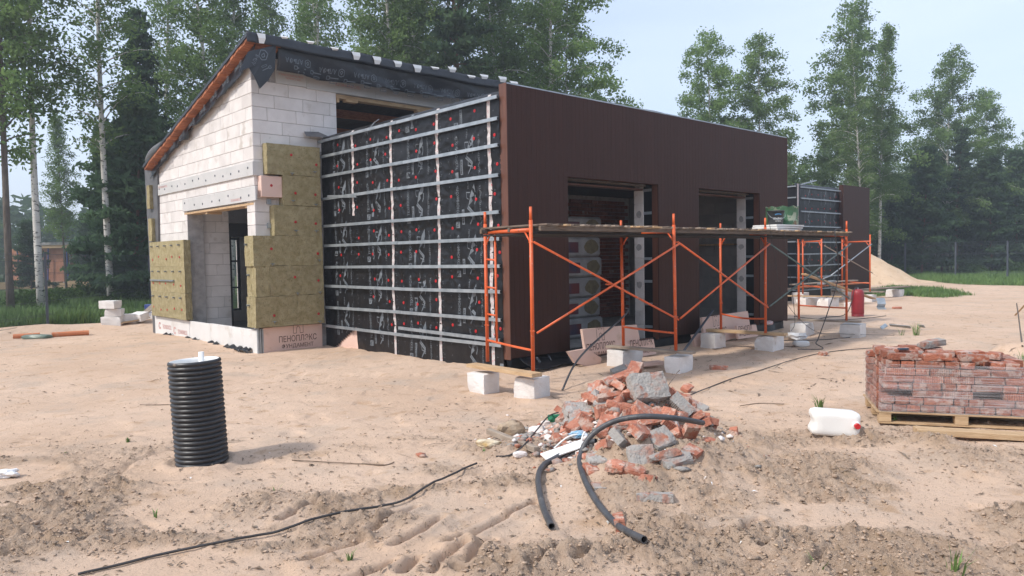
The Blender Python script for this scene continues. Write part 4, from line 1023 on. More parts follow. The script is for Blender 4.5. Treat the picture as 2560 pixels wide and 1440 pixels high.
# hoses and thin wires over the deck
tube('power_cable', smoothpts([(15.0, 6.5, 2.1), (14.2, 6.35, 2.12), (14.15, 6.3, 1.8), (14.2, 6.3, 1.2), (13.9, 6.35, .6), (13.6, 6.4, .1), (13.3, 6.3, .04), (12.7, 5.9, .03), (12.4, 6.2, .03)], 8), .009, cord); tag(bpy.data.objects['power_cable'], 'thin dark cable hanging from the far end of the scaffold deck', 'cable')
o = tube('thin_wire', smoothpts([(11.9, 6.45, 2.22), (12.0, 6.4, 1.6), (12.3, 6.4, .9), (13.6, 6.5, .25), (15.0, 6.6, .06), (15.6, 5.8, .03)], 8), .004, cord); tag(o, 'fine wire slung from the middle of the deck down to the sand', 'wire')
o = tube('thin_wire', smoothpts([(12.5, 6.5, 2.1), (12.55, 6.4, 1.2), (12.7, 6.4, .5), (12.75, 6.5, .30)], 8), .004, cord); tag(o, 'fine wire hanging straight down beside the third front post', 'wire')
# ---------------- far scaffold
S2 = thing('scaffold', (25., 11.3, .3), 'far orange scaffold without a deck before the second black and brown building', 'scaffold')
for (a, b_) in (((23.86, 11.75), (23.0, 10.72)), ((27.4, 12.0), (26.62, 10.70))):
    for p in (a, b_): pole('post', (p[0], p[1], .33), (p[0], p[1], 2.28), r=.026, par=S2)
    pole('ledger', (a[0], a[1], 2.05), (b_[0], b_[1], 2.05), r=.022, par=S2); pole('ledger', (a[0], a[1], .62), (b_[0], b_[1], .60), r=.018, par=S2)
    for s, P0, Q0 in ((1, a, b_), (1, b_, a)): pole('gusset', (P0[0], P0[1], 1.85), (P0[0]+(Q0[0]-P0[0])*.15, P0[1]+(Q0[1]-P0[1])*.15, 2.04), r=.014, par=S2)
pole('cross_brace', (26.6, 10.64, 1.95), (23.5, 10.66, .95), zinc, .018, S2); pole('cross_brace', (23.5, 10.66, .95), (23.0, 10.66, .88), zinc, .018, S2)
pole('cross_brace', (23.0, 10.62, 1.9), (26.6, 10.60, .95), oldwood, .016, S2)
gq = 'loose boards heaped under the far scaffold'
for k, (a, b_, mt, lb) in enumerate([((24.2,12.3,.62),(27.6,11.6,.66),oldwood,'grey board lying along the top of the board heap'), ((24.0,11.9,.55),(27.2,11.0,.60),redwood,'reddish board in the board heap under the far scaffold'), ((23.6,12.4,.48),(27.0,12.0,.52),oldwood,'lowest dark board in the heap under the far scaffold'),
        ((23.0,11.3,1.02),(25.9,10.3,.12),wood,'pale timber sloping down across the board heap'), ((24.6,11.5,.64),(26.4,11.9,.68),zinc,'bright metal strip on the board heap')]):
    plank('loose_board', a, b_, .22, .04, mt, lb, 'board', gq)
for i, (x, y) in enumerate(((24.4, 12.1), (26.9, 11.9))): ablock(x, y, (.5,.4,.42), 5, ['white block at the near end under the heaped boards', 'white block at the far end under the heaped boards'][i], group=g2, seed=40+i)
# ---------------- printed pink foam boards at the openings
def foam(name, corners, yp, t, label, logos, m_=pink, lean=.10):
    q = [on(1, yp, *c) for c in corners]; zb = min(p_[2] for p_ in q); c = sum(q)/len(q)
    q = [p_+np.array([0, lean*(p_[2]-zb), 0])-c for p_ in q]
    n = len(q); V = [tuple(p_) for p_ in q]+[tuple(p_+np.array([0,t,0])) for p_ in q]
    F = [tuple(range(n)), tuple(range(n, 2*n))[::-1]]+[(i, i+n, (i+1) % n+n, (i+1) % n) for i in range(n)]
    o = mobj(name, V, F, m_, None, tuple(c)); tag(o, label, 'foam board', 'pink foam boards leaning at the openings')
    for (px, py, wd, sk_) in logos:
        b0 = on(1, yp, px, py)-c; VF = foamlogo(wd) if not isinstance(sk_, str) else merge((fit(sk_, wd, wd*.2), (0,0), 0), (fit('ФУНДАМЕНТ', wd*.95, wd*.15), (.02, -wd*.22), 0))
        l = mobj('printed_lettering', [(b0[0]+a, b0[1]+lean*(b0[2]+b_-(zb-c[2]))-.003, b0[2]+b_) for a, b_ in VF[0]], VF[1], printk); l.parent = o
    return o
foam('foam_board', [(1461,824),(1597,812),(1604,868),(1466,892)], 7.86, .05, 'large pink foam board with tower emblem leaning at the first opening', [(1468,878,.70,0)])
foam('foam_board', [(1425,880),(1470,872),(1506,895),(1502,925),(1440,908)], 7.80, .05, 'torn pink foam board low behind the black tube at the first opening', [])
foam('foam_board', [(1560,862),(1637,848),(1641,885),(1564,898)], 7.82, .05, 'cut pink foam board with clipped lettering between grey block and second pier', [(1578,870,.62,'ПЕНОПЛЭК')])
foam('foam_board', [(1761,795),(1876,778),(1880,832),(1764,868)], 7.95, .05, 'large pink foam board leaning at the second opening behind the third frame', [(1768,838,.72,0)])
foam('foam_board', [(1845,815),(1893,812),(1896,840),(1846,848)], 7.75, .05, 'smaller pink foam piece with lettering right of the second opening', [(1848,829,.50,'ПЕНОПЛ')])
foam('foam_board', [(1735,838),(1766,832),(1768,868),(1740,872)], 7.85, .05, 'narrow pale foam piece edge on left of the second opening', [])
o = plank('foam_strip', (8.75, 7.05, .05), (9.35, 6.85, .07), .14, .05, pink, 'narrow pink foam strip lying in front of the dusty grey block', 'foam strip')
# ---------------- wool packs inside the first opening
WP = (10.98, 9.74); zp = .13
gw = 'wrapped wool packs stacked inside the first opening'
wlab = ['lowest wrapped wool pack of the stack inside the opening', 'second wrapped wool pack from the floor of the stack', 'third wrapped wool pack with torn film hanging down', 'fourth wrapped wool pack from the floor', 'fifth wrapped wool pack, second from the top', 'topmost wrapped wool pack of the stack']
for k in range(6):
    hh = .39; dx = random.uniform(-.04, .04)
    t = thing('wool_pack', (WP[0]+dx, WP[1], zp), wlab[k], 'wool pack', gw)
    locbox('wrapping', (-.9,-.05,0), (.34,.55,hh-.012), packfilm, t, .04)
    pts = [(.05+.19*math.cos(a)*random.uniform(.9,1.15), hh/2+.135*math.sin(a)*random.uniform(.9,1.1)) for a in np.linspace(0, 2*math.pi, 13)[:-1]]
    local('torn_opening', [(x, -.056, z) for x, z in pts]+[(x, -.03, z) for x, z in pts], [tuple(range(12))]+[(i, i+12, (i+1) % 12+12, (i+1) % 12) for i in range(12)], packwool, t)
    local('printed_panel', [(-.70,-.054,.08),(-.32,-.054,.08),(-.32,-.054,.28),(-.70,-.054,.28)], [(0,1,2,3)], packred, t)
    zp += hh
# ---------------- corrugated shaft
z0 = Tz(*PIPE)
pp = thing('corrugated_shaft', (PIPE[0], PIPE[1], z0), 'upright black corrugated pipe shaft standing in the sand', 'pipe shaft', rot=(R_(-1.5), R_(-2.0), 0))
prof = [(.185, -.1)]; nr = 22; Hh = .86
for k in range(nr):
    zb = k*Hh/nr; s = Hh/nr
    prof += [(.197, zb), (.197, zb+.002), (.212, zb+s*.18), (.2165, zb+s*.36), (.2165, zb+s*.60), (.212, zb+s*.80), (.197, zb+s*.96)]
prof += [(.212, Hh+.004), (.2165, Hh+.015), (.212, Hh+.03), (.198, Hh+.034)]
V, F = lathe(prof, 48)
sandy = mat('sandy_black_plastic', (.020,.020,.022), (.03,.03,.032), 8, .38, .1, 30, spots=[(7,.66,.72,(.34,.25,.18)), (20,.62,.72,(.12,.10,.08))])
n = sandy.node_tree
local('corrugated_wall', V, F, sandy, pp, True)
V, F = lathe([(.198, Hh+.034), (.190, Hh+.033), (.187, Hh+.01), (.186, .3), (.001, .28)], 40); local('white_liner', V, F, whitepl, pp, True)
vp = thing('vent_pipe', (PIPE[0]+.02, PIPE[1]+.0, z0+.3), 'slim white pipe end sticking up out of the corrugated shaft', 'pipe')
V, F = lathe([(.0225,0),(.0225,.66),(.019,.66),(.019,.0)], 16); local('pipe_wall', V, F, whitepl, vp, True)
for k in range(26):   # sand clinging to the lower ribs
    pass
# ---------------- hoses
def gl(px, py, z=0, lift=.02):
    x, y = g(px, py, z); return (x, y, z+lift)
def hz(px, py, lift=.024):
    p = hit(px, py); return (p[0], p[1], max(p[2], Tz(p[0], p[1]))+lift)
A_ = [hz(1379,1328,.03), hz(1357,1275,.03), hz(1346,1218,.03), hz(1357,1178,.03), hz(1390,1152), hz(1450,1132, .04), hz(1490,1122, .05)]
def drape(P_, lift):
    z_ = [Tz(p_[0], p_[1]) for p_ in P_]; n_ = len(z_)
    m_ = [max(z_[max(0, i-3):i+4]) for i in range(n_)]; m_ = [sum(m_[max(0, i-3):i+4])/len(m_[max(0, i-3):i+4]) for i in range(n_)]
    return [(p_[0], p_[1], q_+lift) for p_, q_ in zip(P_, m_)]
def openhose(nm, pts, r, label):
    P_ = smoothpts(pts, 12); t = thing(nm, tuple(P_[0]), label, 'hose')
    V, F = tubevf([p-P_[0] for p in P_], r, 14, caps=False); local('tube_wall', V, F, hosem, t, True)
    V2, F2 = tubevf([p-P_[0] for p in P_], r*.80, 14, caps=False); local('bore', V2, [f[::-1] for f in F2], cord, t, True)
    n = 14; last = len(V)-n
    ring = [V[i] for i in range(n)]+[V2[i] for i in range(n)]+[V[last+i] for i in range(n)]+[V2[last+i] for i in range(n)]
    local('rim', ring, [(i, (i+1) % n, (i+1) % n+n, i+n) for i in range(n)]+[(2*n+i, 3*n+i, 3*n+(i+1) % n, 2*n+(i+1) % n) for i in range(n)], hosem, t)
openhose('bent_hose', A_, .023, 'shorter bent black hose in front of the brick heap, left of the other')
B_ = [hz(1611,1386,.045), hz(1545,1332,.045), hz(1492,1275,.045), hz(1460,1215,.05), gl(1450,1150,.12), gl(1476,1098,.26), gl(1530,1062,.38), gl(1600,1048,.44), gl(1680,1051,.42), gl(1757,1063,.30)]
openhose('bent_hose', B_, .022, 'longer bent black hose arching over the brick heap')
o = tube('grey_pipe', [hz(1462,1185,.02), gl(1478,1120,.18)], .016, oldwood); tag(o, 'short dull grey pipe stuck in the soil under the arching hose', 'pipe')
C_ = [hz(p[0], p[1], .008) for p in [(195,1442),(300,1418),(400,1393),(520,1370),(640,1350),(740,1330),(830,1306),(920,1282),(1000,1255),(1070,1226),(1130,1200),(1192,1168)]]
o = tube('ground_cable', drape(smoothpts(C_, 8), .012), .0085, cord); tag(o, 'black cable crossing the sand at the lower left', 'cable')
C_ = [hz(1240,1146,.008), hz(1275,1141,.01), hz(1310,1128,.05), hz(1345,1100,.08), hz(1372,1068,.10), hz(1396,1044,.05)]
o = tube('ground_cable', smoothpts(C_, 6), .007, cord); tag(o, 'black cable end rising from the soil over the wooden stick', 'cable')
C_ = [hz(p[0], p[1], .008) for p in [(1705,998),(1760,974),(1830,948),(1900,928),(1985,900),(2060,884),(2160,874),(2250,868),(2268,862)]]
o = tube('ground_cable', drape(smoothpts(C_, 6), .008), .007, cord); tag(o, 'thin brown cable running from the brick heap towards the brick pallet', 'cable')
for pts, lb in (([(1985,792),(2040,798),(2100,800),(2160,797),(2215,790)], 'dark cable on the sand behind the red cylinder'), ([(1870,838),(1960,852),(2060,850),(2140,843)], 'dark cable on the sand in front of the fourth scaffold frame')):
    o = tube('ground_cable', smoothpts([hz(*p_, .008) for p_ in pts], 5), .008, cord); tag(o, lb, 'cable')
a = hz(1406,977,.01); o = tube('leaning_tube', smoothpts([a, (a[0]+.75, a[1]+.35, .32), (9.05, 7.28, .80), (9.1, 7.32, .9)], 8), .014, hosem); tag(o, 'black tube leaning from the sand to the second rear scaffold post', 'tube')
a = hz(1706,888,.01); o = plank('leaning_profile', (a[0], a[1], .03), (12.6, 8.0, .62), .04, .02, posts, 'dark metal profile sloping up in front of the second opening', 'profile')
# ---------------- bricks
def brickmesh(L=.25, W=.12, Hh=.066, m_=brickm, ribs=0, seed=0, chip=.4):
    rs = random.Random(seed)
    if not ribs: return rough_box('brick', (L, W, Hh), m_, 3, .0022, seed, chip)
    nx = 26; V = []; F = []
    def yo(i, s): return s*(W/2-(.006 if (i//1) % 2 else 0))
    for i in range(nx+1):
        x = -L/2+L*i/nx
        for (sy, z) in ((-1,-Hh/2),(-1,Hh/2),(1,Hh/2),(1,-Hh/2)):
            V.append((x+rs.uniform(-.001,.001), yo(i, sy)+rs.uniform(-.001,.001), z+rs.uniform(-.0015,.0015)))
    for i in range(nx):
        for k in range(4): a = i*4+k; b_ = i*4+(k+1) % 4; F.append((a, b_, b_+4, a+4))
    F.append((3,2,1,0)); F.append((nx*4, nx*4+1, nx*4+2, nx*4+3))
    return mesh('brick', V, F, m_)
BM = {'p': [brickmesh(seed=i) for i in range(3)], 'r': [brickmesh(m_=brickm, ribs=1, seed=i) for i in range(2)], 'g': [brickmesh(m_=brickg, seed=5+i, chip=.7) for i in range(3)],
      'gr': [brickmesh(L=.22, m_=brickg, ribs=1, seed=9)], 'h': [brickmesh(L=.13, seed=11+i, chip=.9) for i in range(2)], 'hg': [brickmesh(L=.12, W=.11, m_=brickg, seed=15+i, chip=.9) for i in range(2)],
      'hr': [brickmesh(L=.12, ribs=1, seed=19)], 's': [rough_box('brick', (.20,.17,.07), brickg, 4, .004, 21, .5)], 'S': [rough_box('brick', (.34,.26,.13), brickg, 5, .006, 22, .5)], 'c': [rough_box('brick', (.22,.20,.035), concrete, 4, .004, 23, .6)]}
gb = 'broken bricks in the rubble heap'; shared = 'broken red brick with mortar crust lying in the rubble heap'
KEY = [(1482,1168,'h',30,8,15,.0,None), (1575,1172,'p',-30,6,10,.01,None), (1692,1152,'g',25,-8,20,.02,None), (1622,1192,'h',60,15,5,.0,None), (1730,1132,'hr',-40,20,10,.02,None), (1776,1105,'h',15,0,20,.01,None), (1500,1215,'hg',10,5,5,.0,None), (1620,1000,'S',15,0,52,.13,'largest slab of mortared bricks near the top of the heap'), (1584,950,'r',62,-28,8,.10,'pale topped brick propped at the very top of the heap'), (1548,925,'g',20,-15,20,.05,'mortar crusted brick just left of the topmost brick'),
    (1514,966,'gr',-12,8,-12,.05,'ribbed greyish brick left of the summit'), (1548,976,'hr',70,20,30,.07,None), (1480,990,'p',12,-6,-20,.06,None), (1524,1004,'p',14,-5,-62,.05,None), (1572,1000,'h',5,0,-60,.07,None), (1436,1014,'h',40,10,30,.03,None),
    (1458,1030,'S',5,4,12,.02,'thick mortared brick lump on the left shoulder of the heap'), (1404,1032,'hr',50,30,25,.04,None), (1452,1066,'s',10,0,55,.03,'flat grey mortar face tilted on the left of the heap'), (1506,1040,'hr',20,10,60,.05,None), (1548,1034,'p',30,0,-10,.04,None),
    (1540,1056,'p',50,-10,10,.05,None), (1588,1044,'p',35,-5,60,.05,None), (1556,1072,'p',-12,3,15,.07,'long pale faced brick under the arching hose'), (1636,1072,'p',12,-8,-30,.09,'long orange brick lying just under the arching hose'), (1604,1098,'r',55,15,35,.07,'pale ribbed brick pointing at the viewer below the hose'),
    (1652,1104,'s',28,-12,35,.04,'square grey mortared slab at the front of the heap'), (1722,1092,'r',105,50,10,.05,'ladder ribbed brick standing on the right front of the heap'), (1676,1044,'hr',60,30,10,.06,None), (1694,1020,'gr',-30,12,10,.03,None), (1690,988,'p',-35,10,20,.03,None),
    (1718,970,'h',35,-20,20,.04,None), (1742,1012,'g',-35,20,15,.02,None), (1738,1042,'p',-10,5,-30,.03,None), (1772,1064,'hr',-30,10,25,.02,None), (1553,1108,'gr',60,25,40,.05,None), (1514,1118,'hr',40,20,-30,.03,None), (1603,1142,'s',8,0,60,.02,'upright mud coloured slab at the foot of the heap'),
    (1658,1142,'g',14,-10,-25,.03,'brick with grey mortar end at the right foot of the heap'), (1540,1176,'h',-25,10,10,.05,'small broken orange brick alone on the soil below the heap'), (1636,1236,'g',-8,0,-8,.0,'half buried mortared brick in the churned soil'), (1550,1308,'r',85,8,80,.0,'brick standing on end beside the longer hose'),
    (1836,1088,'hr',70,0,80,.03,'ribbed tile piece standing upright right of the heap'), (1500,1140,'s',5,0,12,-.01,'flat brown slab at the left foot of the heap'), (1400,1095,'h',20,10,10,.02,None), (1440,1112,'p',-20,5,5,.0,None), (1465,1136,'h',10,0,5,.0,None),
    (1365,1100,'h',80,0,60,.02,None), (1797,915,'p',3,0,0,.025,'single red brick lying behind the heap by the grey block'), (2058,880,'h',5,0,0,.03,None), (2242,764,'p',3,0,0,.03,'single red brick on the sand right of the folded sheet')]
kk = 0
for px, py, ty, yaw, pit, rol, lift, lb in KEY:
    p = hit(px, py+8); me = BM[ty][kk % len(BM[ty])]; kk += 1
    put('brick', me, (p[0], p[1], p[2]+lift), orient(math.degrees(CAMYAW)+yaw, pit, rol), lb or (shared if 1300 < px < 1900 else 'lone piece of red brick on the sand near the fourth frame'), 'brick', gb)
rs = random.Random(5)
for k in range(105):
    a = rs.uniform(0, 2*math.pi); r = .66*math.sqrt(rs.uniform(.0, 1)); x = PILE[0]+r*math.cos(a); y = PILE[1]+r*math.sin(a); ty = rs.choice(['p','p','g','r','h','p','hr','gr','g','p','r'])
    sx, sy = g(1620, 1010, .35); du, dv = (x-sx)*rt[0]+(y-sy)*rt[1], (x-sx)*fh[0]+(y-sy)*fh[1]
    if abs(du) < .20 and -.28 < dv < .12: continue
    me = rs.choice(BM[ty]); out = math.degrees(math.atan2(y-PILE[1], x-PILE[0]))
    put('brick', me, (x, y, Tz(x, y)+rs.uniform(.02,.075)*(1.2-r)), orient(out+rs.choice((0, 90))+rs.uniform(-40,40), rs.uniform(10,45)*(1 if r > .2 else .4), rs.uniform(-40,40)), shared, 'brick', gb)
# chips of brick, mortar and plaster round the heap
def lumps(n, place, smin, smax, seed, flat=.7):
    rs_ = np.random.RandomState(seed)
    base = np.array([(0,0,1),(1,0,0),(0,1,0),(-1,0,0),(0,-1,0),(0,0,-1),(.6,.6,.5),(-.6,.6,.4),(-.6,-.6,.5),(.6,-.6,.4)], float)
    Fb = np.array([(0,1,6),(0,6,2),(0,2,7),(0,7,3),(0,3,8),(0,8,4),(0,4,9),(0,9,1),(1,2,6),(2,3,7),(3,4,8),(4,1,9),(5,2,1),(5,3,2),(5,4,3),(5,1,4)])
    xs, ys = place(n, rs_); n = len(xs)
    s = smin*(smax/smin)**(rs_.rand(n)**2.2)
    V = base[None]*(1+(rs_.rand(n, 10, 3)-.5)*.7)
    V = V*s[:, None, None]; V[:, :, 2] *= flat; V[:, :, 0] *= (1+rs_.rand(n)[:, None])
    a = rs_.rand(n)*6.28; c, s_ = np.cos(a)[:, None], np.sin(a)[:, None]
    X = V[:,:,0]*c-V[:,:,1]*s_+xs[:,None]; Y = V[:,:,0]*s_+V[:,:,1]*c+ys[:,None]; Zz = V[:,:,2]+(T(xs, ys)+s*.25)[:,None]
    return np.stack([X, Y, Zz], 2).reshape(-1, 3), (Fb[None]+10*np.arange(n)[:,None,None]).reshape(-1, 3)
def near_pile(n, r):
    a = r.rand(n)*6.28; d = np.abs(r.randn(n))*.42+.25; return PILE[0]-.12+np.cos(a)*d, PILE[1]+.1+np.sin(a)*d
for nm, mt, n_, sd in (('brick_crumbs', brickm, 500, 3), ('mortar_crumbs', brickg, 900, 4), ('plaster_crumbs', plaster, 260, 5)):
    V, F = lumps(n_, near_pile, .008, .045, sd); o = bpy.data.objects.new(nm, bigmesh(nm, V, F, mt)); COL.objects.link(o); tag(o, kind='stuff')
def left_of_pile(n, r):
    c = [hit(1330,1100), hit(1430,1120), hit(1380,1085)]; k = r.randint(0, 3, n)
    return np.array([c[q][0] for q in k])+r.randn(n)*.16, np.array([c[q][1] for q in k])+r.randn(n)*.16
for nm, mt, n_, sd in (('brick_crumbs', brickm, 160, 13), ('mortar_crumbs', brickg, 500, 14), ('plaster_crumbs', plaster, 200, 15)):
    V, F = lumps(n_, left_of_pile, .008, .05, sd); o = bpy.data.objects.new(nm, bigmesh(nm, V, F, mt)); COL.objects.link(o); tag(o, kind='stuff')
def blob(name, px, py, dims, m_, label, cat, yaw=0, lift=.3, seed=1, amp=.12, rot=(0,0)):
    rs_ = random.Random(seed); bm = bmesh.new(); bmesh.ops.create_icosphere(bm, subdivisions=3, radius=.5)
    for v in bm.verts:
        c = v.co.copy(); nn = float(fbm(c.x*3.2+seed*9, c.y*3.2+c.z*4.1, 3, seed)); k = max(abs(c.x), abs(c.y), abs(c.z))
        c = c.lerp(c/k*.5, .45)*(1+(nn-.5)*amp*4); v.co = Vector([c[i]*dims[i] for i in range(3)])
    me = bpy.data.meshes.new(name); bm.to_mesh(me); bm.free(); me.materials.append(m_)
    p = hit(px, py); return put(name, me, (p[0], p[1], p[2]+dims[2]*lift), (R_(rot[0]), R_(rot[1]), CAMYAW+R_(yaw)), label, cat)
blob('stone', 1278, 1094, (.26,.18,.19), stonem, 'rounded sandy boulder left of the brick heap', 'stone', 10, .35, 3)
blob('plaster_chunk', 1345, 1092, (.20,.14,.08), plaster, 'larger white plaster chunk between stone and brick heap', 'plaster chunk', 15, .6, 5, .1, (25, 0))
blob('plaster_chunk', 1378, 1106, (.14,.09,.04), plaster, 'smaller grey white plaster chunk beside the cable', 'plaster chunk', -25, .7, 6, .1, (20, 10))
blob('plaster_chunk', 1300, 1142, (.12,.06,.05), plaster, 'white plaster chunk under the end of the wooden stick', 'plaster chunk', 20, .4, 7)
blob('plaster_chunk', 1364, 1066, (.09,.08,.06), plaster, 'angular white plaster piece next to the green rag', 'plaster chunk', 20, .5, 8)
blob('yellow_rag', 1222, 1118, (.20,.09,.07), mat('ochre_cloth', (.45,.30,.12), (.62,.55,.42), 12, .9, .5), 'stained ochre and white rag at the left end of the wooden stick', 'rag', -5, .4, 9, .2)
blob('green_rag', 1386, 1058, (.14,.08,.09), mat('green_cloth', (.01,.12,.06), (.02,.2,.10), 8, .8, .4), 'crumpled dark green rag behind the plaster pieces', 'rag', 10, .5, 10, .2)
blob('blue_wrapper', 1448, 1104, (.16,.10,.06), mat('blue_white_film', (.02,.30,.55), (.75,.78,.8), 16, .5, .4, spots=[(10,.55,.6,(.02,.35,.6))]), 'crumpled blue and white plastic wrapper under the hose', 'wrapper', 10, .9, 11, .25)
blob('small_bottle', 1268, 1090, (.10,.05,.04), mat('green_glass', (.03,.10,.07), (.05,.14,.1), 8, .2), 'small dark green bottle lying against the boulder', 'bottle', 30, .9, 12, .02)
plank('wooden_stick', hz(1222,1096,.07), hz(1342,1140,.05), .055, .05, oldwood, 'weathered wooden stick lying left of the brick heap', 'stick')
for k, (a, b_, lb) in enumerate(((hz(1385,1130,.03), gl(1450,1090,.16), 'left curved white plastic strip at the blue wrapper'), (gl(1452,1120,.10), gl(1463,1086,.2), 'right white plastic strip beside the hose'))):
    m3 = ((a[0]+b_[0])/2, (a[1]+b_[1])/2, (a[2]+b_[2])/2+.03); V, F = tubevf(smoothpts([a, m3, b_], 6), .008, 6); o = mobj('plastic_strip', V, F, whitepl, smooth=True); tag(o, lb, 'plastic strip')
plank('white_panel', hz(1358,1152,.03), hz(1462,1132,.05), .12, .012, whitepl, 'broken white plastic panel lying left of the crossing hoses', 'panel', up=(.3,-.3,1))
# ---------------- pallet with wrapped bricks
O = np.array(hit(2197, 1066)); O2 = np.array(hit(2545, 1077)); e = O2[:2]-O[:2]; e /= np.hypot(*e); PY = math.atan2(e[1], e[0])
pz = Tz(O[0]+.7*e[0]-.3*e[1], O[1]+.7*e[1]+.3*e[0])+.0
PL, PD = 1.50, 1.0
pal = thing('pallet', (O[0], O[1], pz), 'pale timber pallet under the film wrapped bricks', 'pallet', rot=(0, 0, PY))
for x in (0, .66, 1.32):
    for y in (0, .42, .84): locbox('pallet_block', (x, y, .017), (x+.11, y+.11, .086), wood, pal, .002)
for y in (0, .42, .84): locbox('bottom_board', (0, y, 0), (PL-.07, y+.11, .015), wood, pal)
for x in (0, .66, 1.32): locbox('cross_board', (x, 0, .087), (x+.11, .95, .100), wood, pal)
for k in range(8): locbox('deck_board', (-.02, k*.122, .101), (PL-.03, k*.122+.10, .118), wood, pal, .002)
pk = thing('brick_pack', (O[0], O[1], pz+.120), 'wrapped stack of salvaged red bricks standing on the pallet', 'brick pack', rot=(0, 0, PY))
rs = random.Random(9)
bm_l = [rough_box('brick', (.248,.118,.066), packbrick, 2, .002, 50+i, .15) for i in range(2)]; bm_r = [brickmesh(ribs=1, seed=60, m_=packbrick)]; bm_h = [rough_box('brick', (.118,.248,.066), packbrick, 2, .002, 55+i, .15) for i in range(2)]
def pb_(me, x, y, z, rz=0):
    o = bpy.data.objects.new('brick', me); COL.objects.link(o); o.parent = pk; o.location = (x, y, z); o.rotation_euler = (0, 0, rz+rs.uniform(-.02,.02))
RHs = .0705
for k in range(7):
    sh_ = [.0, .02, .05, .05, .06, .07, .07][k]; w_end = PL-.09-[0,0,.02,.04,.06,.10,.12][k]
    x = sh_
    hdr = k in (0, 1, 3, 6)
    while x < w_end-.10:
        L = .118 if (hdr and rs.random() < .75) or (not hdr and rs.random() < .15) else .248
        if x+L > w_end+.03: L = .118
        if rs.random() < .94:
            if L < .2: pb_(rs.choice(bm_h), x+.06, .125+sh_*.3+rs.uniform(-.006,.006), .036+k*RHs)
            else: pb_(rs.choice(bm_l+bm_r), x+.124, .06+sh_*.3+rs.uniform(-.006,.006), .036+k*RHs)
        x += L+rs.uniform(.003, .012)
    for y in np.arange(.32, .80, .125): # left end
        pb_(rs.choice(bm_l), sh_+.12, y+.0, .036+k*RHs)
    if k >= 6:
        for x in np.arange(.33, w_end-.1, .26):
            for y in np.arange(.33, .82, .124): pb_(rs.choice(bm_l), x+.05, y, .036+k*RHs+rs.uniform(-.006,.004))
    for y in np.arange(.32, .80, .125): pb_(rs.choice(bm_l), w_end-.12, y, .036+k*RHs)
    for x in np.arange(.12, w_end, .26): pb_(rs.choice(bm_l), x, .86, .036+k*RHs)
locbox('pack_core', (.2,.3,.01), (1.2,.75,.40), black_, pk)
def filmside(a, b_, h0, h1, nm):
    def f(u, v):
        x = a[0]+(b_[0]-a[0])*u; y = a[1]+(b_[1]-a[1])*u; z = h0+(h1-h0)*v; n_ = float(fbm(x*2+y*3, z*26, 3, 900)); n2 = float(fbm(x*5+y*7, z*6, 2, 905))
        dx, dy = (b_[1]-a[1]), -(b_[0]-a[0]); L = math.hypot(dx, dy); t = (.010+.014*n_+.02*(n2-.5))
        ins_ = .06*v*(1 if v < 1 else 1)
        return (x+dx/L*t, y+dy/L*t+0, z)
    V = []; F = []; na, nb = 40, 30
    for i in range(na+1):
        for j in range(nb+1): V.append(f(i/na, j/nb))
    for i in range(na):
        for j in range(nb): q = i*(nb+1)+j; F.append((q, q+nb+1, q+nb+2, q+1))
    local(nm, V, F, film, pk, True)
for k in range(7):  # film follows the stepped outline, course by course
    pass
filmside((-.005, -.0), (PL-.09, 0), .0, .465, 'stretch_film'); filmside((-.005, .93), (-.005, .0), .0, .47, 'stretch_film'); filmside((PL-.06, 0), (PL-.12, .93), .0, .47, 'stretch_film')
gt = 'loose bricks on top of the wrapped pack'
c_, s_ = math.cos(PY), math.sin(PY)
TOPB = [(.22,.08,8,0,'loose brick at the front left corner on top of the pack'),(.52,.10,-3,0,'loose brick second from the left along the front on top of the pack'),(.82,.08,2,0,'pale loose brick along the front right on top of the pack'),
        (.12,.30,88,0,'loose brick lying lengthwise at the left edge of the pack top'),(.32,.36,4,0,None),(.60,.36,-4,0,None),(.25,.56,3,0,None),(.55,.60,0,0,None),(.86,.38,6,0,None),(1.06,.30,70,0,'orange brick turned sideways at the right of the loose layer'),(.10,.60,90,0,None),(.42,.78,2,0,None)]
for x, y, yaw, lv, lb in TOPB:
    me = rs.choice(bm_l); put('brick', me, (O[0]+x*c_-y*s_, O[1]+x*s_+y*c_, pz+.120+7*RHs+.036+lv*.07), (R_(rs.uniform(-3,3)), R_(rs.uniform(-3,3)), PY+R_(yaw)), lb or 'loose red brick lying in the top layer on the wrapped pack', 'brick', gt)
x, y = .57, .58; put('brick', BM['g'][1], (O[0]+x*c_-y*s_, O[1]+x*s_+y*c_, pz+.120+8*RHs+.045), (R_(4), R_(-6), PY+R_(25)), 'mortar stained brick sitting highest on top of the pack', 'brick', gt)
x, y = .26, .28; put('clip', rough_box('clip', (.10,.04,.02), posts, 2, .001, 3), (O[0]+x*c_-y*s_, O[1]+x*s_+y*c_, pz+.120+8*RHs+.015), (0,0,PY+.4), 'small dark metal clip on the loose bricks of the pack', 'clip')
plank('plank', hz(2288,1092,.04), hz(2620,1106,.04), .16, .05, wood, 'long timber plank on the sand in front of the pallet', 'plank')
o = plank('paper_sheet', hz(2548,1062,.16), hz(2600,1085,.10), .15, .003, whitepl, 'white sheet hanging at the right end of the pallet', 'sheet')
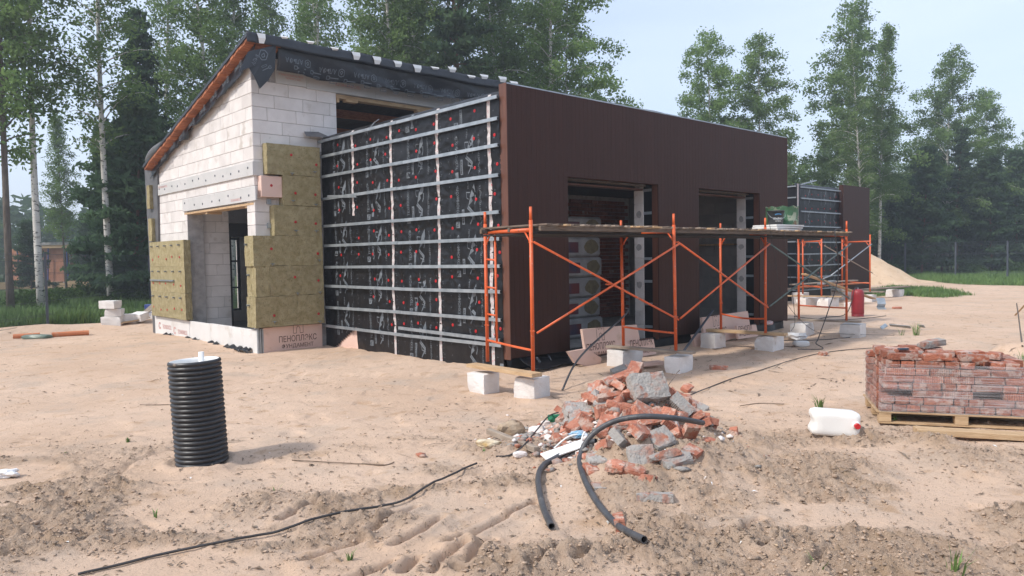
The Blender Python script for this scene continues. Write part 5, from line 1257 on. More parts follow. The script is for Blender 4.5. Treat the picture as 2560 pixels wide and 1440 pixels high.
# ---------------- white canister
p = hit(2092, 1094)
cn = thing('canister', (p[0]+.05, p[1]+.06, p[2]), 'white plastic canister with red cap lying on its side by the pallet', 'canister', rot=(0, R_(4), CAMYAW+R_(-8)))
bm = bmesh.new(); bmesh.ops.create_cube(bm, size=1)
bmesh.ops.subdivide_edges(bm, edges=bm.edges, cuts=7, use_grid_fill=True)
for v in bm.verts:
    c = v.co; c2 = Vector((c.x*.42, c.y*.19, c.z*.235)); rr = .045
    lim_ = Vector((.21-rr, .095-rr, .1175-rr)); q = Vector([max(-lim_[i], min(lim_[i], c2[i])) for i in range(3)]); d = c2-q
    if d.length > 1e-5: c2 = q+d.normalized()*rr
    if c2.x < -.17 and abs(c2.z) < .05: c2.x += .022*math.cos(c2.z/.05*1.57)      # carrying recess
    c2.y += .006*math.cos(c2.x*14)*math.cos(c2.z*12)
    v.co = c2+Vector((0, 0, .118))
me = bpy.data.meshes.new('body'); bm.to_mesh(me); bm.free(); me.materials.append(mat('milky_plastic', (.80,.79,.75), (.84,.83,.79), 3, .35)); me.polygons.foreach_set('use_smooth', [True]*len(me.polygons))
o = bpy.data.objects.new('body', me); COL.objects.link(o); o.parent = cn
V, F = lathe([(.038,0),(.034,.02),(.026,.022),(.026,.03)], 20); local('neck', [(x, -z, y) for x, y, z in V], [f[::-1] for f in F], whitepl, cn, True, (.165,-.085,.125))
V, F = lathe([(.027,0),(.027,.03),(.024,.033),(.001,.033)], 10); local('cap', [(x, -z, y) for x, y, z in V], [f[::-1] for f in F], redp, cn, False, (.165,-.112,.125))
# ---------------- gas cylinder
p = hit(2150, 792); gc = thing('gas_cylinder', (p[0]+.1, p[1]+.1, p[2]-.01), 'dark red gas cylinder standing on the sand at the end of the scaffold', 'gas cylinder')
V, F = lathe([(.12,0),(.15,.0),(.15,.06),(.142,.062),(.152,.08),(.155,.12),(.155,.55),(.150,.63),(.128,.69),(.08,.72),(.001,.725)], 32); local('body', V, F, gasred, gc, True)
V, F = lathe([(.115,.67),(.12,.70),(.12,.76),(.114,.76),(.112,.70)], 24); 
V, F = lathe([(.02,.72),(.02,.76),(.001,.76)], 10); local('valve', V, F, zinc, gc)
o = tube('gas_hose', smoothpts([(p[0]+.08, p[1]+.1, p[2]+.76), (p[0]-.02, p[1]+.14, p[2]+.70), (p[0]-.10, p[1]+.20, p[2]+.30), (p[0]-.25, p[1]+.30, p[2]+.05), (p[0]-.8, p[1]+.5, p[2]+.02), (p[0]-1.5, p[1]+.4, p[2]+.02)], 8), .011, cord); tag(o, 'black rubber hose running down from the gas cylinder', 'hose')
# folded metal sheet and offcuts
p = hit(2206, 774); V = []; F = []
for i, (a, z) in enumerate(((0, 0), (.12, .07), (.05, .16), (.10, .30), (.16, .33))):
    V += [(a, -.12, z), (a, .12, z)]
    if i: F.append((2*i-2, 2*i-1, 2*i+1, 2*i))
o = mobj('folded_sheet', V, F, zinc, None, (p[0], p[1], p[2])); o.rotation_euler = (0, 0, R_(45)); tag(o, 'zigzag folded bright metal sheet on the sand near the red cylinder', 'metal sheet'); md = o.modifiers.new('t', 'SOLIDIFY'); md.thickness = .004
for k, (a, b_, lb) in enumerate((((2203,823),(2216,815),'short grey metal offcut leaning up on the sand'), ((2224,815),(2277,821),'long flat metal offcut on the sand'), ((2297,817),(2311,819),'small square metal offcut right of the others'))):
    plank('metal_offcut', hz(*a, .02), hz(*b_, .03), .08, .012, zinc, lb, 'offcut', 'metal offcuts on the sand', up=(.5,-.5,.6))
blob('foam_lump', 2003, 866, (.30,.2,.12), xpsw, 'broken white foam lump on the sand beyond the third frame', 'foam lump', 0, .4, 21, .06)
blob('plastic_bag', 1993, 848, (.36,.25,.14), mat('clear_bag', (.55,.54,.53), (.7,.7,.7), 5, .3, .5), 'crumpled translucent bag behind the broken foam lump', 'bag', 0, .4, 22, .25)
blob('paper_roll', 1924, 838, (.16,.12,.09), mat('printed_paper', (.72,.68,.66), (.5,.2,.2), 30, .7), 'crumpled red and white paper roll beside the third front post', 'paper', 0, 2.9, 23, .1)
blob('plastic_bag', 18, 1194, (.17,.10,.07), mat('white_bag', (.66,.66,.66), (.8,.8,.8), 4, .35, .6), 'white plastic bag lying at the left edge of the sand', 'bag', 5, .4, 24, .3)
# broken timber sticks at far right
plank('wooden_lath', hz(2538,790,.02), hz(2575,800,.5), .04, .02, wood, 'pale lath propped up at the right edge of the yard', 'lath')
o = tube('dry_branch', smoothpts([hz(2556,866,.0), hz(2550,850,.2), hz(2546,835,.35), hz(2541,815,.5)], 5), .012, darkbark); tag(o, 'thin bare branch stuck upright at the right edge', 'branch')
# ---------------- left side by the fence
a = hit(33, 847); b_ = hit(92, 845)
def pipe2(nm, a, b_, r, label):
    P_ = [Vector(a), Vector(b_)]; t = thing(nm, tuple(a), label, 'pipe', 'orange sewer pipes on the sand')
    V, F = tubevf([p_-P_[0] for p_ in P_], r, 18, caps=False); local('pipe_wall', V, F, pvc, t, True); V, F = tubevf([p_-P_[0] for p_ in P_], r*.86, 18, caps=False); local('bore', V, [f[::-1] for f in F], pvc, t, True)
pipe2('sewer_pipe', (a[0], a[1], a[2]+.05), (b_[0]+.1, b_[1]+.2, b_[2]+.05), .058, 'left orange sewer pipe with its open end facing the yard')
a = hit(130, 843); b_ = hit(222, 837); pipe2('sewer_pipe', (a[0], a[1], a[2]+.055), (b_[0], b_[1], b_[2]+.055), .060, 'right orange sewer pipe lying nearer the block stack')
blob('green_sheet', 92, 846, (.70,.30,.12), mat('grey_green_film', (.10,.15,.12), (.2,.25,.2), 4, .4), 'flat grey green plastic piece between the two orange pipes', 'plastic piece', 0, .3, 25, .05)
gs = 'aerated blocks piled by the left fence'
c = hit(272, 815); yw = math.degrees(CAMYAW)
def lb_(px, py, dims, yaw, z, label, sd, tilt=0):
    q = hit(px, 815 if px < 300 else 808); zz = q[2]-.02+z
    ablock(q[0]+.15, q[1]+.15, dims, yaw, label, zz, gs, sd, tilt)
lb_(271, 0, (.50,.30,.25), yw+6, 0, 'lowest white block of the stack by the fence', 71); lb_(276, 0, (.42,.25,.21), yw+8, .25, 'middle white block of the stack by the fence', 72); lb_(266, 0, (.48,.28,.21), yw-14, .46, 'top white block sitting askew on the stack by the fence', 73)
lb_(312, 0, (.40,.30,.25), yw+15, 0, 'white block on the ground right of the stack', 74); lb_(338, 0, (.42,.30,.20), yw-22, .08, 'tilted white block next to the blue and white sack', 75, 14)
q = hit(372, 800); bg_ = thing('sack', (q[0]+.2, q[1]+.3, q[2]), 'blue and white bagged adhesive standing by the house corner', 'sack', rot=(0,0,CAMYAW))
locbox('lower_part', (-.2,-.1,0), (.2,.1,.30), xpsw, bg_, .02); locbox('upper_part', (-.2,-.1,.302), (.2,.1,.46), bluep, bg_, .02); V, F = fit('ПГС', .26, .12); local('lettering', [(x-.13, -.103, z+.1) for x, z in V], F, bluep, bg_)
gd = 'scrap boards beside the block stack'
for k, (a, b_, lb) in enumerate((((300,812),(352,806),'lowest scrap board beside the block stack'), ((318,806),(368,800),'upper scrap board leaning on the sand ridge'), ((352,806),(392,770),'dark scrap board leaning on the house corner'))):
    plank('scrap_board', hz(*a, .04+.05*k), hz(b_[0], b_[1] if k < 2 else 798, .08 if k < 2 else .5), .18, .03, oldwood if k == 2 else wood, lb, 'board', gd)
# sand heap on the right
def heap():
    nx, ny = 70, 50; V = []; F = []
    cx, cy = 41.0, 18.5
    for i in range(nx+1):
        for j in range(ny+1):
            x = cx-7+14*i/nx; y = cy-6+12*j/ny; u = (x-cx)*rt[0]+(y-cy)*rt[1]; v = (x-cx)*fw[0]+(y-cy)*fw[1]
            d = math.hypot(max(0, abs(u+.9)-1.3)/4.3, v/3.6); n_ = float(fbm(x*.9, y*.9, 4, 700))
            h = 2.45*max(0, 1-d**1.05)*(1+.18*(n_-.5))+.10*(float(fbm(x*2.5, y*2.5, 3, 701))-.5)
            h2 = .35*max(0, 1-math.hypot((u-3.4)/2.6, v/2.2))
            V.append((x-cx, y-cy, max(h, h2*1.0)-.06))
    for i in range(nx):
        for j in range(ny): a = i*(ny+1)+j; F.append((a, a+ny+1, a+ny+2, a+1))
    o = mobj('sand_heap', V, F, mat('heap_sand', (.58,.41,.26), (.64,.48,.33), 2, .98, .6, 12, spots=[(2.2,.60,.70,(.40,.27,.17)), (9,.64,.72,(.3,.22,.15))]), None, (cx, cy, 0), smooth=True)
    return tag(o, 'heap of pale sand behind the second building', 'sand heap')
heap()
HAZE = .0020
# ================================================================== VEGETATION, FENCES, NEIGHBOUR
def leafquads(C_, size, rs, elong=1.0, up_bias=0.):
    n = len(C_); d = rs.randn(n, 3); d /= np.linalg.norm(d, axis=1)[:, None]; e_ = rs.randn(n, 3); e_[:, 2] += up_bias
    b_ = np.cross(d, e_); b_ /= np.linalg.norm(b_, axis=1)[:, None]; s = size*(.6+.8*rs.rand(n))[:, None]
    V = np.stack([C_-d*s*elong, C_+b_*s*.55, C_+d*s*elong, C_-b_*s*.55], 1).reshape(-1, 3)
    return V, np.arange(4*n).reshape(n, 4)
def tree_meshes(kind, h, seed, nleaf, bare=.25, W=2.6, leafsize=.10, bark=None, lm=None, lean=0.):
    rs = np.random.RandomState(seed); rr = random.Random(seed)
    n = 14; pts = []; bx, by = rr.uniform(-.3,.3)+lean, rr.uniform(-.3,.3)
    for i in range(n+1):
        t = i/n; pts.append((bx*t*t*h*.10+.10*math.sin(t*5+seed), by*t*t*h*.10+.08*math.cos(t*4+seed), t*h))
    r0 = h*(.0070 if kind == 'birch' else .0095)
    V, F = tubevf(pts, [r0*(1-.93*(i/n)**.9)+.008 for i in range(n+1)], 8); P_ = np.array(pts); LC = []
    nb = int(84 if kind == 'birch' else 64)
    for k in range(nb):
        t = bare+(1-bare)*((k+rr.random())/nb)**.95*.97
        p = np.array([np.interp(t*n, range(n+1), P_[:, j]) for j in range(3)]); a = k*2.4+rr.uniform(-.4,.4)
        if kind == 'birch':
            f = (1-t)**(.68 if bare < .1 else .85)*min(1, (t-bare+.08)/.16); L = W*(f+.08)*rr.uniform(.55,1.15); el = R_(rr.uniform(32, 58))
        else:
            f = (1-t)**.8; L = W*(f+.08)*rr.uniform(.6,1.1); el = R_(rr.uniform(-8, 28)+25*t)
        d = np.array([math.cos(a)*math.cos(el), math.sin(a)*math.cos(el), math.sin(el)]); q = [p]; m_ = 5
        for s in range(1, m_+1):
            dd = d.copy(); dd[2] -= (.95 if kind == 'birch' else .25)*(s/m_)**1.6*abs(math.sin(el)+.35); dd /= np.linalg.norm(dd); q.append(q[-1]+dd*L/m_)
        tubevf([tuple(v) for v in q], [max(.006, r0*.32*(1-.17*s)*(1-.6*t)) for s in range(m_+1)], 4, False, V, F)
        q = np.array(q); ncl = max(3, int(L*3.2))
        for c in range(ncl):
            u = .25+.75*(c+rr.random())/ncl; cc = np.array([np.interp(u*m_, range(m_+1), q[:, j]) for j in range(3)])
            LC.append((cc, L))
    LC2 = np.array([c[0] for c in LC]); w_ = rs.rand(len(LC2))**1.3+.15; w_ /= w_.sum()
    idx = rs.choice(len(LC2), nleaf, p=w_); sg = .19 if kind == 'birch' else .20
    off = rs.randn(nleaf, 3)*sg*np.array([1, 1, .8 if kind == 'birch' else .35])
    if kind == 'birch': off[:, 2] -= np.abs(rs.randn(nleaf))*.20
    C_ = LC2[idx]+off
    LV, LF = leafquads(C_, leafsize, rs, 1.0 if kind == 'birch' else 1.5)
    tm = mesh('trunk', V, F, bark or birchm, True); cm = bigmesh('crown', LV, LF, lm or birchleaf)
    return tm, cm
BI = [tree_meshes('birch', 20, 100+i, 17000, [.24,.32,.18,.28][i], [3.6,3.3,4.0,3.2][i], .078, lean=[0,.5,-.4,.3][i]) for i in range(4)]
BS = [tree_meshes('birch', 20, 170+i, 8500, [.30,.36][i], [3.7,3.3][i], .078, lean=[.2,-.5][i]) for i in range(2)]
BI2 = [tree_meshes('birch', 17, 140+i, 38000, .06, [5.6,5.0][i], .085) for i in range(2)]      # full, free standing crowns
BD = [tree_meshes('birch', 18, 150+i, 14000, .30, 3.4, .085, bark=darkbark) for i in range(2)]
PI_ = [tree_meshes('pine', 16, 200+i, 14000, [.38,.22][i], 2.6, .10, bark=pinebark, lm=pineleaf) for i in range(2)]
PL_ = [tree_meshes('pine', 7.5, 220+i, 15000, .05, 2.3, .10, bark=pinebark, lm=pineleaf) for i in range(2)]
def tree(ms, pos, s, label, group=None, rz=None, name='birch_tree', cat='tree', sz=1.0):
    t = thing(name, (pos[0], pos[1], -.05), label, cat, group, rot=(0, 0, random.uniform(0, 6.28) if rz is None else rz)); t.scale = (s, s, s*sz)
    for nm, me in zip(('trunk', 'crown'), ms):
        o = bpy.data.objects.new(nm, me); COL.objects.link(o); o.parent = t
    return t
random.seed(21)
# distinct ones: (mesh, px of the foot, distance, scale, label)
D_ = [(BD[0], 28, 25, 1.0, 'dark trunked tree at the left edge behind the fence', 'birch_tree'), (BS[1], 98, 26.5, .95, 'birch with mottled trunk standing between left edge and fence post', 'birch_tree'),
      (BS[0], 270, 29, .98, 'tall white birch right of the left fence post, thin straight trunk', 'birch_tree'), (BS[1], 418, 37, .98, 'pale birch showing above the low end of the roof slope', 'birch_tree'),
      (PL_[0], 345, 30, 1.15, 'dark young pine beside the low corner of the house', 'pine_tree'), (PI_[0], 385, 33, .80, 'dark pine just behind the gable wall', 'pine_tree'), (PL_[1], 300, 33, 1.05, 'low dark pine left of the house gable', 'pine_tree'),
      (BS[0], 818, 36, 1.0, 'birch with bare white trunk above the left part of the roof', 'birch_tree'), (BI[1], 1008, 34, 1.05, 'left one of two close white trunks above the black roof skirt', 'birch_tree'), (BI[2], 1030, 37, 1.0, 'right one of two close white trunks above the black roof skirt', 'birch_tree'),
      (PI_[1], 1152, 33, 1.15, 'pine with ochre trunk above the middle of the roof', 'pine_tree'), (BI[3], 1258, 38, 1.05, 'slim birch directly above the left corner of the brown wing', 'birch_tree'),
      (BS[0], 1382, 36, 1.05, 'birch with pale grey trunk above the brown wing', 'birch_tree'), (BI2[0], 1412, 37, .98, 'full crowned birch ending the wood against open sky', 'birch_tree'), (BI2[1], 1500, 41, .63, 'short full birch at the right end of the wood behind the wing', 'birch_tree'),
      (BI2[0], 1772, 46, .915, 'pointed birch, left one of the isolated pair over the brown wing', 'birch_tree'), (BI2[1], 1895, 47, .92, 'right birch of the isolated pair over the brown wing', 'birch_tree'),
      (BI2[1], 2118, 50, 1.09, 'tallest birch, rising behind the second building to the top of the picture', 'birch_tree'), (BI[2], 2150, 46, .72, 'thin leaning white birch behind the second building', 'birch_tree'), (BI[1], 2195, 48, .80, 'birch with mottled trunk just right of the second building', 'birch_tree'),
      (BI2[0], 2365, 55, .97, 'broad birch with white trunk beyond the right fence', 'birch_tree'), (BI2[1], 2470, 58, .84, 'birch leaning over the right end of the fence', 'birch_tree'),
      (PL_[0], 2308, 50, 1.15, 'young pine with reddish trunk behind the right fence', 'pine_tree'), (PI_[1], 2392, 53, .66, 'darker pine behind the middle post of the right fence', 'pine_tree'), (PL_[1], 2480, 52, 1.10, 'bushy low pine near the right edge of the picture', 'pine_tree'),
      (PL_[1], 2230, 54, .95, 'low pine behind the sand heap', 'pine_tree'), (BI2[0], 2590, 62, .75, 'yellow green birch cut off by the right edge', 'birch_tree'), (PL_[0], 2545, 55, 1.2, 'dark pine at the far right edge behind the fence', 'pine_tree')]
for ms, px, Y, s, lb, nm in D_: tree(ms, at_depth(px, Y), s, lb, None, None, nm)
# the wood behind: each tree on its own, in two loose groups
def wood_row(n, pxs, Ys, kinds, grp, lb, smin, smax):
    for i in range(n):
        ms = random.choice(kinds); px = pxs[0]+(pxs[1]-pxs[0])*(i+random.uniform(.1,.9))/n; Y = random.uniform(*Ys)
        pine = ms in PI_ or ms in PL_
        tree(ms, at_depth(px, Y), random.uniform(smin, smax), lb[1] if pine else lb[0], grp, None, 'pine_tree' if pine else 'birch_tree')
wood_row(8, (500, 1380), (38, 52), BI+BS+[BD[0]], 'trees of the wood behind the house', ('one of the leafy birches filling the wood behind the house', 'one of the dark pines in the wood behind the house'), .95, 1.15)
wood_row(5, (520, 1440), (33, 44), BI+BS, 'trees of the wood behind the house', ('one of the leafy birches filling the wood behind the house', ''), .85, 1.1)
wood_row(5, (-500, -20), (27, 40), BS+[BD[0]], 'lower trees behind the left fence', ('one of the thin leafy trees behind the left fence', ''), .9, 1.05)
wood_row(12, (-300, 420), (45, 80), PL_+[PL_[0], BD[0]], 'lower trees behind the left fence', ('one of the thin leafy trees behind the left fence', 'one of the dark pines behind the left fence'), .6, .85)
wood_row(14, (1600, 2000), (52, 68), [BI2[0], BI2[1], PL_[0]], 'low trees seen over the wing', ('one of the low birches between the wing and the second building', 'one of the low pines behind the wing'), .42, .60)
wood_row(26, (1960, 2760), (56, 80), PL_+[BI2[1], BI[0], BD[0]], 'background trees beyond the right fence', ('one of the leafy trees in the dark wood beyond the right fence', 'one of the pines in the dark wood beyond the right fence'), .55, .8)
wood_row(18, (2200, 2800), (54, 66), PL_, 'background trees beyond the right fence', ('', 'one of the pines in the dark wood beyond the right fence'), .85, 1.2)
# far wood closing the horizon, one mass of foliage
rs = np.random.RandomState(4); n = 60000; th = rs.rand(n)*2*math.pi; rad = 95+rs.rand(n)*25
hh = 3+6*vn(th*14, th*0+.5, 8)+3*vn(th*60, th*0, 9)
C_ = np.stack([np.cos(th)*rad, np.sin(th)*rad, rs.rand(n)**.8*hh], 1); V, F = leafquads(C_, .75, rs)
o = bpy.data.objects.new('far_wood', bigmesh('far_wood', V, F, pineleaf)); COL.objects.link(o); tag(o, kind='stuff')
# undergrowth at the fences
def bush(px, Y, s, label, grp=None):
    rs_ = np.random.RandomState(int(px)+5); n = 2600; d = rs_.randn(n, 3); d /= np.linalg.norm(d, axis=1)[:, None]
    c = d*(rs_.rand(n)**.4)[:, None]*np.array([.9,.9,.7])*(.7+.6*vn(d[:,0]*2+5, d[:,1]*2+d[:,2]*3, 3))[:, None]; c[:, 2] = np.abs(c[:, 2])+.05
    V, F = leafquads(c, .06, rs_); x, y = at_depth(px, Y)
    t = thing('bush', (x, y, 0), label, 'bush', grp); t.scale = (s, s, s)
    o = bpy.data.objects.new('foliage', bigmesh('foliage', V, F, bushleaf)); COL.objects.link(o); o.parent = t
    V, F = [], []
    for k in range(5): a = k*1.26; tubevf([(0,0,-.05), (.2*math.cos(a), .2*math.sin(a), .35), (.5*math.cos(a), .5*math.sin(a), .65)], [.015,.01,.005], 4, True, V, F)
    local('stems', V, F, darkbark, t)
for px, Y, s, lb in ((320, 29, 1.0, 'leafy light green bush right of the white birch foot'), (75, 27, 1.1, 'leafy bush at the foot of the mottled birch'), (150, 31, 1.0, 'bush beyond the left fence post'), (175, 23.5, .5, 'small leafy clump at the foot of the left fence'), (215, 33, 1.2, 'darker bush in front of the brick neighbour house'),
        (2240, 49, 1.1, 'bush behind the right side of the sand heap'), (2430, 50, 1.0, 'bush beyond the middle of the right fence'), (2530, 51, 1.2, 'bush by the right edge beyond the fence'), (2215, 50, 1.4, 'leafy shrub right beside the second building'), (2185, 53, 1.5, 'tall shrub just behind the brown end of the second building')):
    bush(px, Y, s, lb)
# grass
def grass_mass(name, pts_fn, n, hmin, hmax, seed):
    rs_ = np.random.RandomState(seed); x, y = pts_fn(n, rs_); k = ~inpoly(x, y, SANDPOLY)|(rs_.rand(len(x)) < 0.0); 
    if name == 'grass_patch': k = inpoly(x+(rs_.rand(len(x))-.5)*.6, y+(rs_.rand(len(x))-.5)*.6, PATCH)
    x, y = x[k], y[k]; cl = vn(x*.9, y*.9, 33); h = (hmin+(hmax-hmin)*rs_.rand(len(x)))*(.5+cl); a = rs_.rand(len(x))*6.28; w_ = .011+.012*rs_.rand(len(x)); ln = h*.5*rs_.randn(len(x))
    z = -.03+0*x; zz = T(x, y, False)-.02
    V = np.stack([np.stack([x-np.cos(a)*w_, y-np.sin(a)*w_, zz], 1), np.stack([x+np.cos(a)*w_, y+np.sin(a)*w_, zz], 1), np.stack([x-np.sin(a)*ln, y+np.cos(a)*ln, zz+h], 1)], 1).reshape(-1, 3)
    o = bpy.data.objects.new(name, bigmesh(name, V, np.arange(len(V)).reshape(-1, 3), grassm)); COL.objects.link(o); tag(o, kind='stuff')
def sect(p0, p1, y0, y1):
    def f(n, r):
        px = p0+(p1-p0)*r.rand(n); Y = y0*(y1/y0)**r.rand(n); d = fw[None]*FPX+rt[None]*(px-CX)[:, None]; d /= FPX; return d[:,0]*Y, d[:,1]*Y
    return f
grass_mass('grass', sect(-200, 420, 19.5, 42), 90000, .18, .42, 1); grass_mass('grass', sect(2130, 2800, 30, 58), 80000, .15, .35, 2); grass_mass('grass_patch', sect(2150, 2440, 24, 46), 50000, .08, .20, 3)
# grass tufts in the sand
def tuft(px, py, s, n, label):
    rs_ = random.Random(px); p = hit(px, py); V = []; F = []
    for k in range(n):
        a = rs_.uniform(0, 6.28); r = rs_.uniform(0, .25)*s; x, y = r*math.cos(a), r*math.sin(a); h = s*rs_.uniform(.4,1); le = rs_.uniform(.1,.9)*h; a2 = a+rs_.uniform(-.6,.6); w_ = .006+.01*s*rs_.random()*.5
        dx, dy = math.cos(a2), math.sin(a2); b_ = len(V)
        V += [(x-dy*w_, y+dx*w_, -.01), (x+dy*w_, y-dx*w_, -.01), (x+dx*le*.35+dy*w_*.7, y+dy*le*.35-dx*w_*.7, h*.6), (x+dx*le*.35-dy*w_*.7, y+dy*le*.35+dx*w_*.7, h*.6), (x+dx*le, y+dy*le, h)]
        F += [(b_, b_+1, b_+2, b_+3), (b_+3, b_+2, b_+4)]
    o = mobj('grass_tuft', V, F, grassm, None, p); tag(o, label, 'grass tuft', 'grass tufts sprouting in the sand')
for px, py, s, n, lb in [(2050,1020,.16,26,'bushy grass tuft on the sand left of the brick pallet'), (2235,1060,.10,14,'green sprout under the left end of the pallet'), (2290,838,.30,26,'grass tuft on the sand above the brick pack'), (2255,838,.20,12,'smaller grass tuft left of the one above the brick pack'), (1768,1052,.07,14,'tiny green sprout right of the brick heap'),
        (875,1400,.07,9,'few green blades in the sand beside the tyre marks'), (690,1235,.10,4,'thin single blades near the foot of the corrugated shaft'), (2050,1440,.12,6,'grass blades at the bottom edge, left of the others'), (2385,1440,.20,12,'tall grass blades at the bottom right edge'), (388,1295,.09,4,'lone green blade left of the black cable'), (1210,1135,.06,6,'small sprout left of the wooden stick'),
        (2005,835,.15,14,'grass tuft beside the block under the fourth frame'), (2245,738,.3,30,'weeds between the two blocks of the long plank'), (2555,905,.2,8,'blades beside the bare branch'), (320,1105,.06,14,'mossy clump on the sand left of the shaft'), (160,1140,.05,10,'tiny green clump at far left of the sand')]:
    tuft(px, py, s, n, lb)
# dry sticks, bark and clods strewn over the soil
def frustum(ymin, ymax, hw=.80, by=1.0, wt=None):
    def f(n, r):
        Y = ymin*(ymax/ymin)**(r.rand(n)**by); U = (r.rand(n)*2-1)*Y*hw; x, y = U*rh[0]+Y*fh[0], U*rh[1]+Y*fh[1]
        if wt is not None: k = r.rand(n) < wt(x, y); return x[k], y[k]
        return x, y
    return f
def cw(x, y): return churn(x, y)*.97+.012
out_b = lambda x, y: ((x > 6) & (y > 8.1) & (x < 33)) | ((x > 6.0) & (y > 13.6))
V, F = lumps(38000, frustum(3.7, 9.5, .8, 1.0, cw), .004, .014, 31); o = bpy.data.objects.new('soil_clods', bigmesh('soil_clods', V, F, clodm)); COL.objects.link(o); tag(o, kind='stuff')
V, F = lumps(420, frustum(3.7, 8.5, .8, 1.0, lambda x, y: np.where(churn(x, y) > .5, .6, 0)), .012, .028, 32, .6); o = bpy.data.objects.new('soil_clods', bigmesh('soil_clods', V, F, clodm)); COL.objects.link(o); tag(o, kind='stuff')
def flakes(n, ymin, ymax, smin, smax, seed, mt, name, wt=None, w_=.12):
    rs_ = np.random.RandomState(seed); x, y = frustum(ymin, ymax, .8, 1.0, wt)(n, rs_); k = ~out_b(x, y); x, y = x[k], y[k]; n = len(x)
    L = smin*(smax/smin)**(rs_.rand(n)**2); a = rs_.rand(n)*6.28; c, s = np.cos(a), np.sin(a); z = T(x, y); wd = L*w_*(.5+rs_.rand(n)); b_ = (rs_.rand(n)-.5)*L*.5
    z1 = T(x+c*L, y+s*L)+.006; z0 = T(x-c*L, y-s*L)+.006; zm = np.maximum(z, (z0+z1)/2)+.010*rs_.rand(n)+.004
    q = lambda X, Y, Z: np.stack([X, Y, Z], 1)
    V = np.stack([q(x-c*L, y-s*L, z0), q(x-s*(b_+wd), y+c*(b_+wd), zm), q(x+c*L, y+s*L, z1), q(x-s*(b_-wd), y+c*(b_-wd), zm-.002)], 1).reshape(-1, 3)
    o = bpy.data.objects.new(name, bigmesh(name, V, np.arange(len(V)).reshape(-1, 4), mt)); COL.objects.link(o); tag(o, kind='stuff')
flakes(15000, 3.7, 30, .006, .032, 41, twigm, 'bark_flakes', lambda x, y: .25+.75*sst(.42, .6, fbm(x*1.2, y*1.2, 3, 55)), .35)
flakes(2600, 6, 34, .03, .20, 42, twigm, 'dry_twigs', lambda x, y: .1+.9*sst(.5, .62, fbm(x*.6, y*.6, 3, 56)), .05)
flakes(2600, 9, 34, .03, .14, 44, twigm, 'dry_twigs', lambda x, y: np.where((x-y) > 3.0, .9, .04), .10)
flakes(420, 4, 20, .006, .030, 43, whitepl, 'white_specks', lambda x, y: .15+.85*np.exp(-(np.hypot(x-PILE[0], y-PILE[1])/1.5)**2), .5)
# sticks one can tell apart
for k, (pts, lb) in enumerate([([(1590,996),(1640,1000),(1700,1003)], 'thin dry stick right behind the brick heap'), ([(730,1155),(830,1160),(960,1165)], 'long thin twig on the sand right of the shaft'), ([(905,1160),(960,1166),(985,1158)], 'forked dry twig in the churned soil'), ([(350,1015),(400,1014),(445,1011)], 'thin twig on the sand left of the shaft'), ([(1850,1016),(1900,1010),(1960,1012)], 'thin twig between brick heap and canister')]):
    o = tube('dry_stick', drape(smoothpts([hz(*p_, .008) for p_ in pts], 5), .006), .005, twigm, None, 5); tag(o, lb, 'stick')
# ---------------- fences
def fence(P_, hgt, label, pr=.03, first=0):
    f = thing('fence', (P_[0][0], P_[0][1], 0), label, 'fence')
    for x, y in P_: box('post', (x-pr, y-pr, -.1), (x+pr, y+pr, hgt), posts, f)
    for (x1, y1), (x2, y2) in zip(P_[:-1], P_[1:]):
        V = []; F = []; L = math.hypot(x2-x1, y2-y1); n = int(L/.055); dx, dy = (x2-x1)/L, (y2-y1)/L
        def bar(a, b_, r):
            a = Vector(a); b_ = Vector(b_); m_ = len(V)
            if abs(a.z-b_.z) > .1: ox, oy, oz = dx*r, dy*r, 0
            else: ox, oy, oz = 0, 0, r
            V.extend([(a.x-ox, a.y-oy, a.z-oz), (a.x+ox, a.y+oy, a.z+oz), (b_.x+ox, b_.y+oy, b_.z+oz), (b_.x-ox, b_.y-oy, b_.z-oz)]); F.append((m_, m_+1, m_+2, m_+3))
            V.extend([(q[0]-dy*r*1.2, q[1]+dx*r*1.2, q[2]) for q in V[-4:]]); F.append((m_+4, m_+7, m_+6, m_+5))
        for i in range(1, n): t = i/n; bar((x1+(x2-x1)*t, y1+(y2-y1)*t, .08), (x1+(x2-x1)*t, y1+(y2-y1)*t, hgt-.02), .0022)
        for z in (.10, .30, .34, .7, 1.1, 1.45, 1.49, hgt-.22, hgt-.03): bar((x1, y1, z), (x2, y2, z), .004)
        o = mobj('wire_mesh', V, F, posts, f); tag(o, kind='stuff')
    return f
fa = np.array([4.62, 24.24]); fb = np.array([9.3, 30.7]); dd = (fb-fa)
fence([tuple(fa-dd*1.0), tuple(fa), tuple(fb), tuple(fb+dd), tuple(fb+2*dd)], 2.03, 'dark mesh fence with square posts left of the house')
fr = [at_depth(px, Y) for px, Y in ((2020, 53.5), (2140, 50.7), (2263, 48), (2389, 46), (2519, 44), (2660, 42), (2810, 40))]
fence(fr, 2.2, 'dark mesh fence with square posts at the right before the pines', .045)
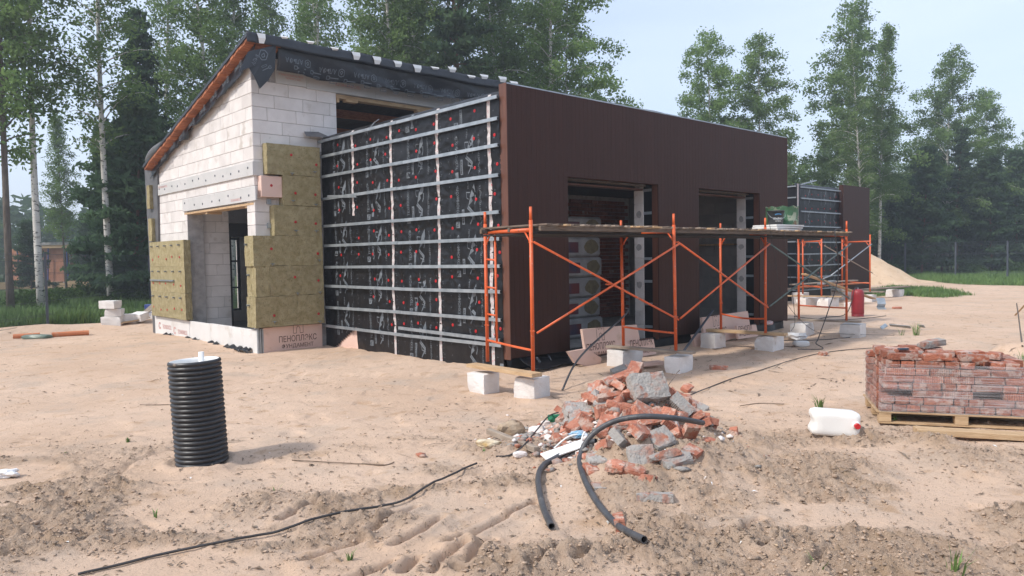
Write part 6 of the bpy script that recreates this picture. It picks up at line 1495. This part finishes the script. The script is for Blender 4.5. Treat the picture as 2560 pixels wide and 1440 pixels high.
# ---------------- neighbour under construction, and pieces around it
nx_, ny_ = at_depth(190, 58); nb = thing('brick_shell', (nx_, ny_, 0), 'unfinished red brick house with blue props and green tarpaulin, left beyond the fence', 'house', rot=(0, 0, CAMYAW))
locbox('wall', (-3.6,0,.4), (-1.0,5,3.0), farbrick, nb); locbox('wall', (-5.8,.5,.4), (-4.6,5,3.0), farbrick, nb); locbox('wall', (2.6,0,.4), (5.5,5,1.6), farbrick, nb); locbox('back_wall', (-6,5.2,.4), (7,5.4,2.8), farbrick, nb)
locbox('foundation', (-6,-.3,0), (7,5.6,.4), concrete, nb); locbox('roof_slab', (-3.8,-.4,3.0), (2.0,5.5,3.25), wood, nb); locbox('roof_edge', (-4.2,-.45,3.25), (2.2,5.5,3.45), concrete, nb)
V = []; F = []
for i in range(21):
    for j in range(7): V.append((-1.8+4.6*i/20, -.6+5*j/6, 3.5+.25*float(fbm(i*.4, j*.5, 3, 12))-.6*max(0, i/20-.75)))
for i in range(20):
    for j in range(6): a = i*7+j; F.append((a, a+7, a+8, a+1))
local('tarpaulin', V, F, tarp, nb)
for k, x in enumerate(np.linspace(-5.2, 3.2, 17)):
    local('prop', *tubevf([(x+random.uniform(-.2,.2), -.2+(k % 3)*.5, .3), (x+random.uniform(-.2,.2), -.2+(k % 3)*.5, 3.0)], .05, 6), bluep if k % 4 else whitepl, nb)
for k, x in enumerate(np.linspace(-4.6, 6, 12)): locbox('timber_stack', (x, -3.2+random.uniform(-.5,.5), .0), (x+.85, -2.0, random.uniform(.25,.6)), wood, nb)
hm = bpy.data.materials.new('haze'); hm.use_nodes = True; n = hm.node_tree; n.nodes.clear()
o_ = n.nodes.new('ShaderNodeOutputMaterial'); v_ = n.nodes.new('ShaderNodeVolumePrincipled'); v_.inputs['Density'].default_value = HAZE; v_.inputs['Color'].default_value = (.86,.93,1,1); v_.inputs['Anisotropy'].default_value = .25
lnk(n, v_.outputs[0], o_.inputs['Volume'])
hz_ = mobj('haze', boxv((-680,-680,-1.6), (680,680,26)), BOXF, hm); tag(hz_, kind='stuff')
for o in bpy.data.objects:
    if o.name.split('.')[0] in ('printed_pattern', 'printed_lettering', 'printed_emblem', 'glue_smear'): o['kind'] = 'stuff'
house['label'] = 'unfinished white block house with black membrane side and dark brown front wing'
B2['label'] = 'farther black membrane building with flat brown cladding end, beside the sand heap'
